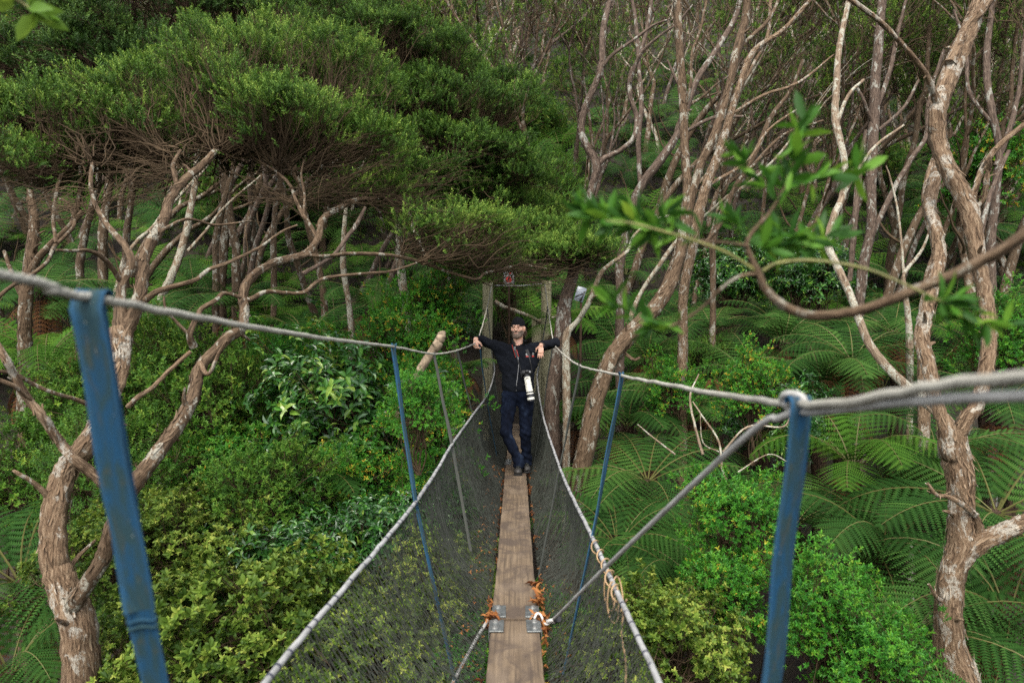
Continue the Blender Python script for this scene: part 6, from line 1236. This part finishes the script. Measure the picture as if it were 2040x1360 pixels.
for s_ in (-1, 1):
    mb = MB(); a, b2 = np.meshgrid(np.linspace(0, np.pi, 7), np.linspace(0, 2 * np.pi, 12, endpoint=False), indexing='ij'); c = hd(0.030 * s_, -0.0795, 0.0085) + (MX, MY, 0)
    v = c + np.stack([0.0080 * np.sin(a) * np.cos(b2), 0.0085 * np.sin(a) * np.sin(b2), 0.0045 * np.cos(a)], -1).reshape(-1, 3); i = np.arange(6)[:, None] * 12; j = np.arange(12)[None]; mb.add(v, np.stack([i + j, i + 12 + j, i + 12 + (j + 1) % 12, i + (j + 1) % 12], -1).reshape(-1, 4)); e = mb.build('eye', M['eye'], person)
    mb = MB(); tube(mb, catmull([hd(0.044 * s_, -0.082, 0.021) + (MX, MY, 0), hd(0.030 * s_, -0.0935, 0.027) + (MX, MY, 0), hd(0.014 * s_, -0.096, 0.023) + (MX, MY, 0)], 5), 0.0020, 6); mb.build('eyebrow', M['hair'], person)
mb = MB(); tube(mb, catmull([hd(-0.020, -0.0895, -0.058) + (MX, MY, 0), hd(-0.006, -0.0945, -0.055) + (MX, MY, 0), hd(0.006, -0.0945, -0.055) + (MX, MY, 0), hd(0.020, -0.0895, -0.058) + (MX, MY, 0)], 5), 0.0042, 8); mb.build('lips', M['lip'], person)
mb = MB(); dW = (WRL - ELL) / np.linalg.norm(WRL - ELL); s1 = np.cross(dW, (0, 0, 1)); s1 /= np.linalg.norm(s1); s2 = np.cross(dW, s1); a = np.linspace(0, 2 * np.pi, 20)
tube(mb, WRL + dW * 0.004 + (MX, MY, 0) + 0.034 * np.cos(a)[:, None] * s1 + 0.036 * np.sin(a)[:, None] * s2, 0.005, 6, cap=False); mb.build('wristband', M['boot'], person)

# ---- camera on its strap
M['cambody'] = plain_mat('camera_black', (0.014, 0.014, 0.015), 0.45, bumps=0.3, bscale=500); M['lens_white'] = plain_mat('lens_cream', (0.72, 0.70, 0.60), 0.4, var=0.1, vscale=30); M['glass'] = plain_mat('front_glass', (0.01, 0.01, 0.02), 0.05); M['strap_black'] = plain_mat('strap_black', (0.012, 0.012, 0.012), 0.7); M['strap_red'] = plain_mat('strap_red', (0.42, 0.025, 0.015), 0.7)
cw = lambda px, py, d=8.03: W(px, py, d)
c0 = cw(1048, 742, 8.02)
kit = thing('camera', 'black camera with long cream telephoto lens hanging at his chest on a neck strap', 'camera', tuple(c0))
mb = MB(); box_mb(mb, c0, (0.125, 0.062, 0.060), 0.012); box_mb(mb, c0 + (0.012, 0.012, 0.0), (0.05, 0.085, 0.046), 0.012); mb.build('camera_body', M['cambody'], kit)
mb = MB(); box_mb(mb, c0 + (-0.055, 0.0, -0.012), (0.026, 0.072, 0.075), 0.012); mb.build('grip', M['cambody'], kit)
mb = MB(); box_mb(mb, c0 + (0.008, -0.052, 0.018), (0.044, 0.05, 0.036), 0.01); mb.build('viewfinder', M['cambody'], kit)
mb = MB(); tube(mb, [c0 + (0.045, -0.034, 0.012), c0 + (0.045, -0.042, 0.012)], 0.011, 14); mb.build('dial', M['zip'], kit)
ax = cw(1056, 793, 7.99) - cw(1048, 748, 8.02); La = np.linalg.norm(ax); ax = ax / La; l0 = c0 + np.array([0.006, 0, -0.02])
def ringt(t0, t1, r0, r1, mat, nm, par=kit):
    mb = MB(); n = max(2, int((t1 - t0) / 0.02) + 2); P = [l0 + ax * t for t in np.linspace(t0, t1, n)]; tube(mb, P, np.linspace(r0, r1, n), 28); return mb.build(nm, mat, par)
ringt(0.0, 0.03, 0.032, 0.036, M['cambody'], 'mount'); lens = ringt(0.03, 0.30, 0.0360, 0.0435, M['lens_white'], 'lens')
for t0, t1, r, mt, nm in ((0.05, 0.062, 0.0392, M['lens_white'], 'ring'), (0.105, 0.115, 0.0415, M['lens_white'], 'ring'), (0.205, 0.219, 0.0450, M['cambody'], 'grip_ring'), (0.235, 0.272, 0.0460, M['cambody'], 'grip_ring'), (0.30, 0.318, 0.046, M['cambody'], 'hood')):
    o = ringt(t0, t1, r, r, mt, nm); o.parent = lens; o.matrix_parent_inverse = Matrix.Translation(-Vector((0, 0, 0)))
mb = MB(); box_mb(mb, l0 + ax * 0.045 + (0.0, -0.037, 0), (0.03, 0.006, 0.008), 0.001); o = mb.build('lens_scale', M['cambody'], kit); o.parent = lens
stp = thing('camera_strap', 'black neck strap with red borders and white lettering, holding the camera', 'strap', (MX, MY, 1.5))
def sdrape(px, w, name, mat, lift, th=0.003):
    P = []
    for (a_, c_) in px:
        q = W(a_, c_, 8.06); p = on_front(q[0] - MX, q[2], lift); P.append(p + (MX, MY, 0))
    P = np.array(P); P2 = catmull(P, 6); mb = MB(); ribbon(mb, P2, w, th, (1, 0, 0)); return mb.build(name, mat, stp), P2
sdrape([(1022, 684), (1024, 690), (1027, 700), (1030, 711)], 0.042, 'strap_pad', M['strap_red'], 0.010); sdrape([(1022, 684), (1024, 690), (1027, 700), (1030, 711)], 0.031, 'strap_pad', M['strap_black'], 0.0125, 0.003)
sdrape([(1046, 678), (1047, 686), (1050, 698), (1055, 712)], 0.040, 'strap_pad', M['strap_black'], 0.010)
sdrape([(1030, 711), (1033, 722), (1038, 738), (1041, 743)], 0.012, 'strap_web', M['strap_black'], 0.012); sdrape([(1055, 712), (1057, 722), (1060, 737), (1059, 742)], 0.012, 'strap_web', M['strap_black'], 0.012)
mb = MB(); tube(mb, catmull([np.array([-0.01, -0.085, 1.515]) + (MX, MY, 0), np.array([-0.045, 0.02, 1.585]) + (MX, MY, 0), np.array([0.022, 0.095, 1.60]) + (MX, MY, 0), np.array([0.095, 0.02, 1.585]) + (MX, MY, 0), np.array([0.085, -0.085, 1.53]) + (MX, MY, 0)], 8), 0.014, 6, flat=0.003, cap=False); mb.build('neck_loop', M['strap_black'], stp)
def text_mesh(name, s, size, loc, rot, mat, parent, ext=0.0006):
    cu = bpy.data.curves.new(name, 'FONT'); cu.body = s; cu.size = size; cu.extrude = ext; cu.align_x = 'CENTER'; cu.align_y = 'CENTER'; tmp = bpy.data.objects.new(name, cu); C.objects.link(tmp)
    me = bpy.data.meshes.new_from_object(tmp.evaluated_get(bpy.context.evaluated_depsgraph_get())); bpy.data.objects.remove(tmp); o = bpy.data.objects.new(name, me); C.objects.link(o)
    me.transform(Matrix.Translation(Vector(loc) - Vector(parent.location)) @ Euler(rot).to_matrix().to_4x4()); me.materials.clear(); me.materials.append(mat); o.parent = parent; return o
from mathutils import Euler
q = W(1026, 697, 8.06); p = on_front(q[0] - MX, q[2], 0.018) + (MX, MY, 0)
text_mesh('lettering', 'Canon', 0.030, tuple(p), (math.pi / 2, math.radians(80), 0), M['patch_white'], stp)

# ---- signs beyond the bridge
M['sign_white'] = plain_mat('sign_white', (0.40, 0.41, 0.40), 0.5, var=0.12, vscale=9); M['sign_red'] = plain_mat('sign_red', (0.50, 0.03, 0.025), 0.5); M['sign_grey'] = plain_mat('sign_grey', (0.20, 0.23, 0.27), 0.4, var=0.15, vscale=6); M['mark_black'] = plain_mat('mark_black', (0.02, 0.02, 0.022), 0.6)
c = W(1014, 552, 13.3); sg = thing('warning_sign', 'white sign with red roundels half hidden by twigs between the timber posts', 'sign', tuple(c))
mb = MB(); box_mb(mb, c, (0.20, 0.012, 0.27), 0.003); mb.build('board', M['sign_white'], sg)
def disc(mb, c_, r_, y_): tube(mb, [c_ + (0, y_, 0), c_ + (0, y_ - 0.003, 0)], r_, 24)
mb = MB(); disc(mb, c + (-0.005, 0, -0.045), 0.062, -0.007); disc(mb, c + (0.02, 0, 0.085), 0.028, -0.007); mb.build('roundel', M['sign_red'], sg)
mb = MB()
for k in range(3): box_mb(mb, c + (0.072, -0.0075, -0.10 + 0.03 * k), (0.022, 0.003, 0.010), 0.0)
box_mb(mb, c + (-0.005, -0.012, -0.045), (0.012, 0.004, 0.07), 0.0); mb.build('marking', M['mark_black'], sg)
mb = MB(); tube(mb, [c + (0, 0.03, 0.1), c + (0, 0.03, -1.9)], 0.022, 8); mb.build('stake', M['twig_dark'], sg)
c = W(1156, 586, 13.5); sg = thing('notice_board', 'tilted grey notice with black strokes beside the dark S-curved tree', 'sign', tuple(c)); th_ = math.radians(17); Rz = [[math.cos(th_), 0, math.sin(th_)], [0, 1, 0], [-math.sin(th_), 0, math.cos(th_)]]; Rm = np.array(Rz)
mb = MB(); box_mb(mb, c, (0.185, 0.012, 0.29), 0.003, rot=Rz); mb.build('board', M['sign_grey'], sg)
def bar(mb, a_, b_, w_):
    a_, b_ = np.array(a_, float), np.array(b_, float); d_ = b_ - a_; l_ = np.hypot(*d_); n_ = np.array([-d_[1], d_[0]]) / l_ * w_ / 2
    q_ = [a_ - n_, b_ - n_, b_ + n_, a_ + n_]; V1 = np.array([c + Rm @ np.array([u_[0], y_, u_[1]]) for y_ in (-0.0065, -0.0100) for u_ in q_])
    mb.add(V1, [[4, 5, 6, 7], [0, 4, 7, 3], [1, 2, 6, 5], [0, 1, 5, 4], [3, 7, 6, 2]])
mb = MB(); bar(mb, (0.07, 0.08), (0.045, -0.13), 0.028); bar(mb, (0.05, 0.03), (-0.085, -0.08), 0.024); bar(mb, (0.02, -0.06), (0.03, -0.14), 0.022); mb.build('marking', M['mark_black'], sg)
mb = MB(); tube(mb, [c + (0.02, 0.03, 0.05), c + (0.0, 0.04, -1.8)], 0.025, 8); mb.build('stake', M['twig_dark'], sg)
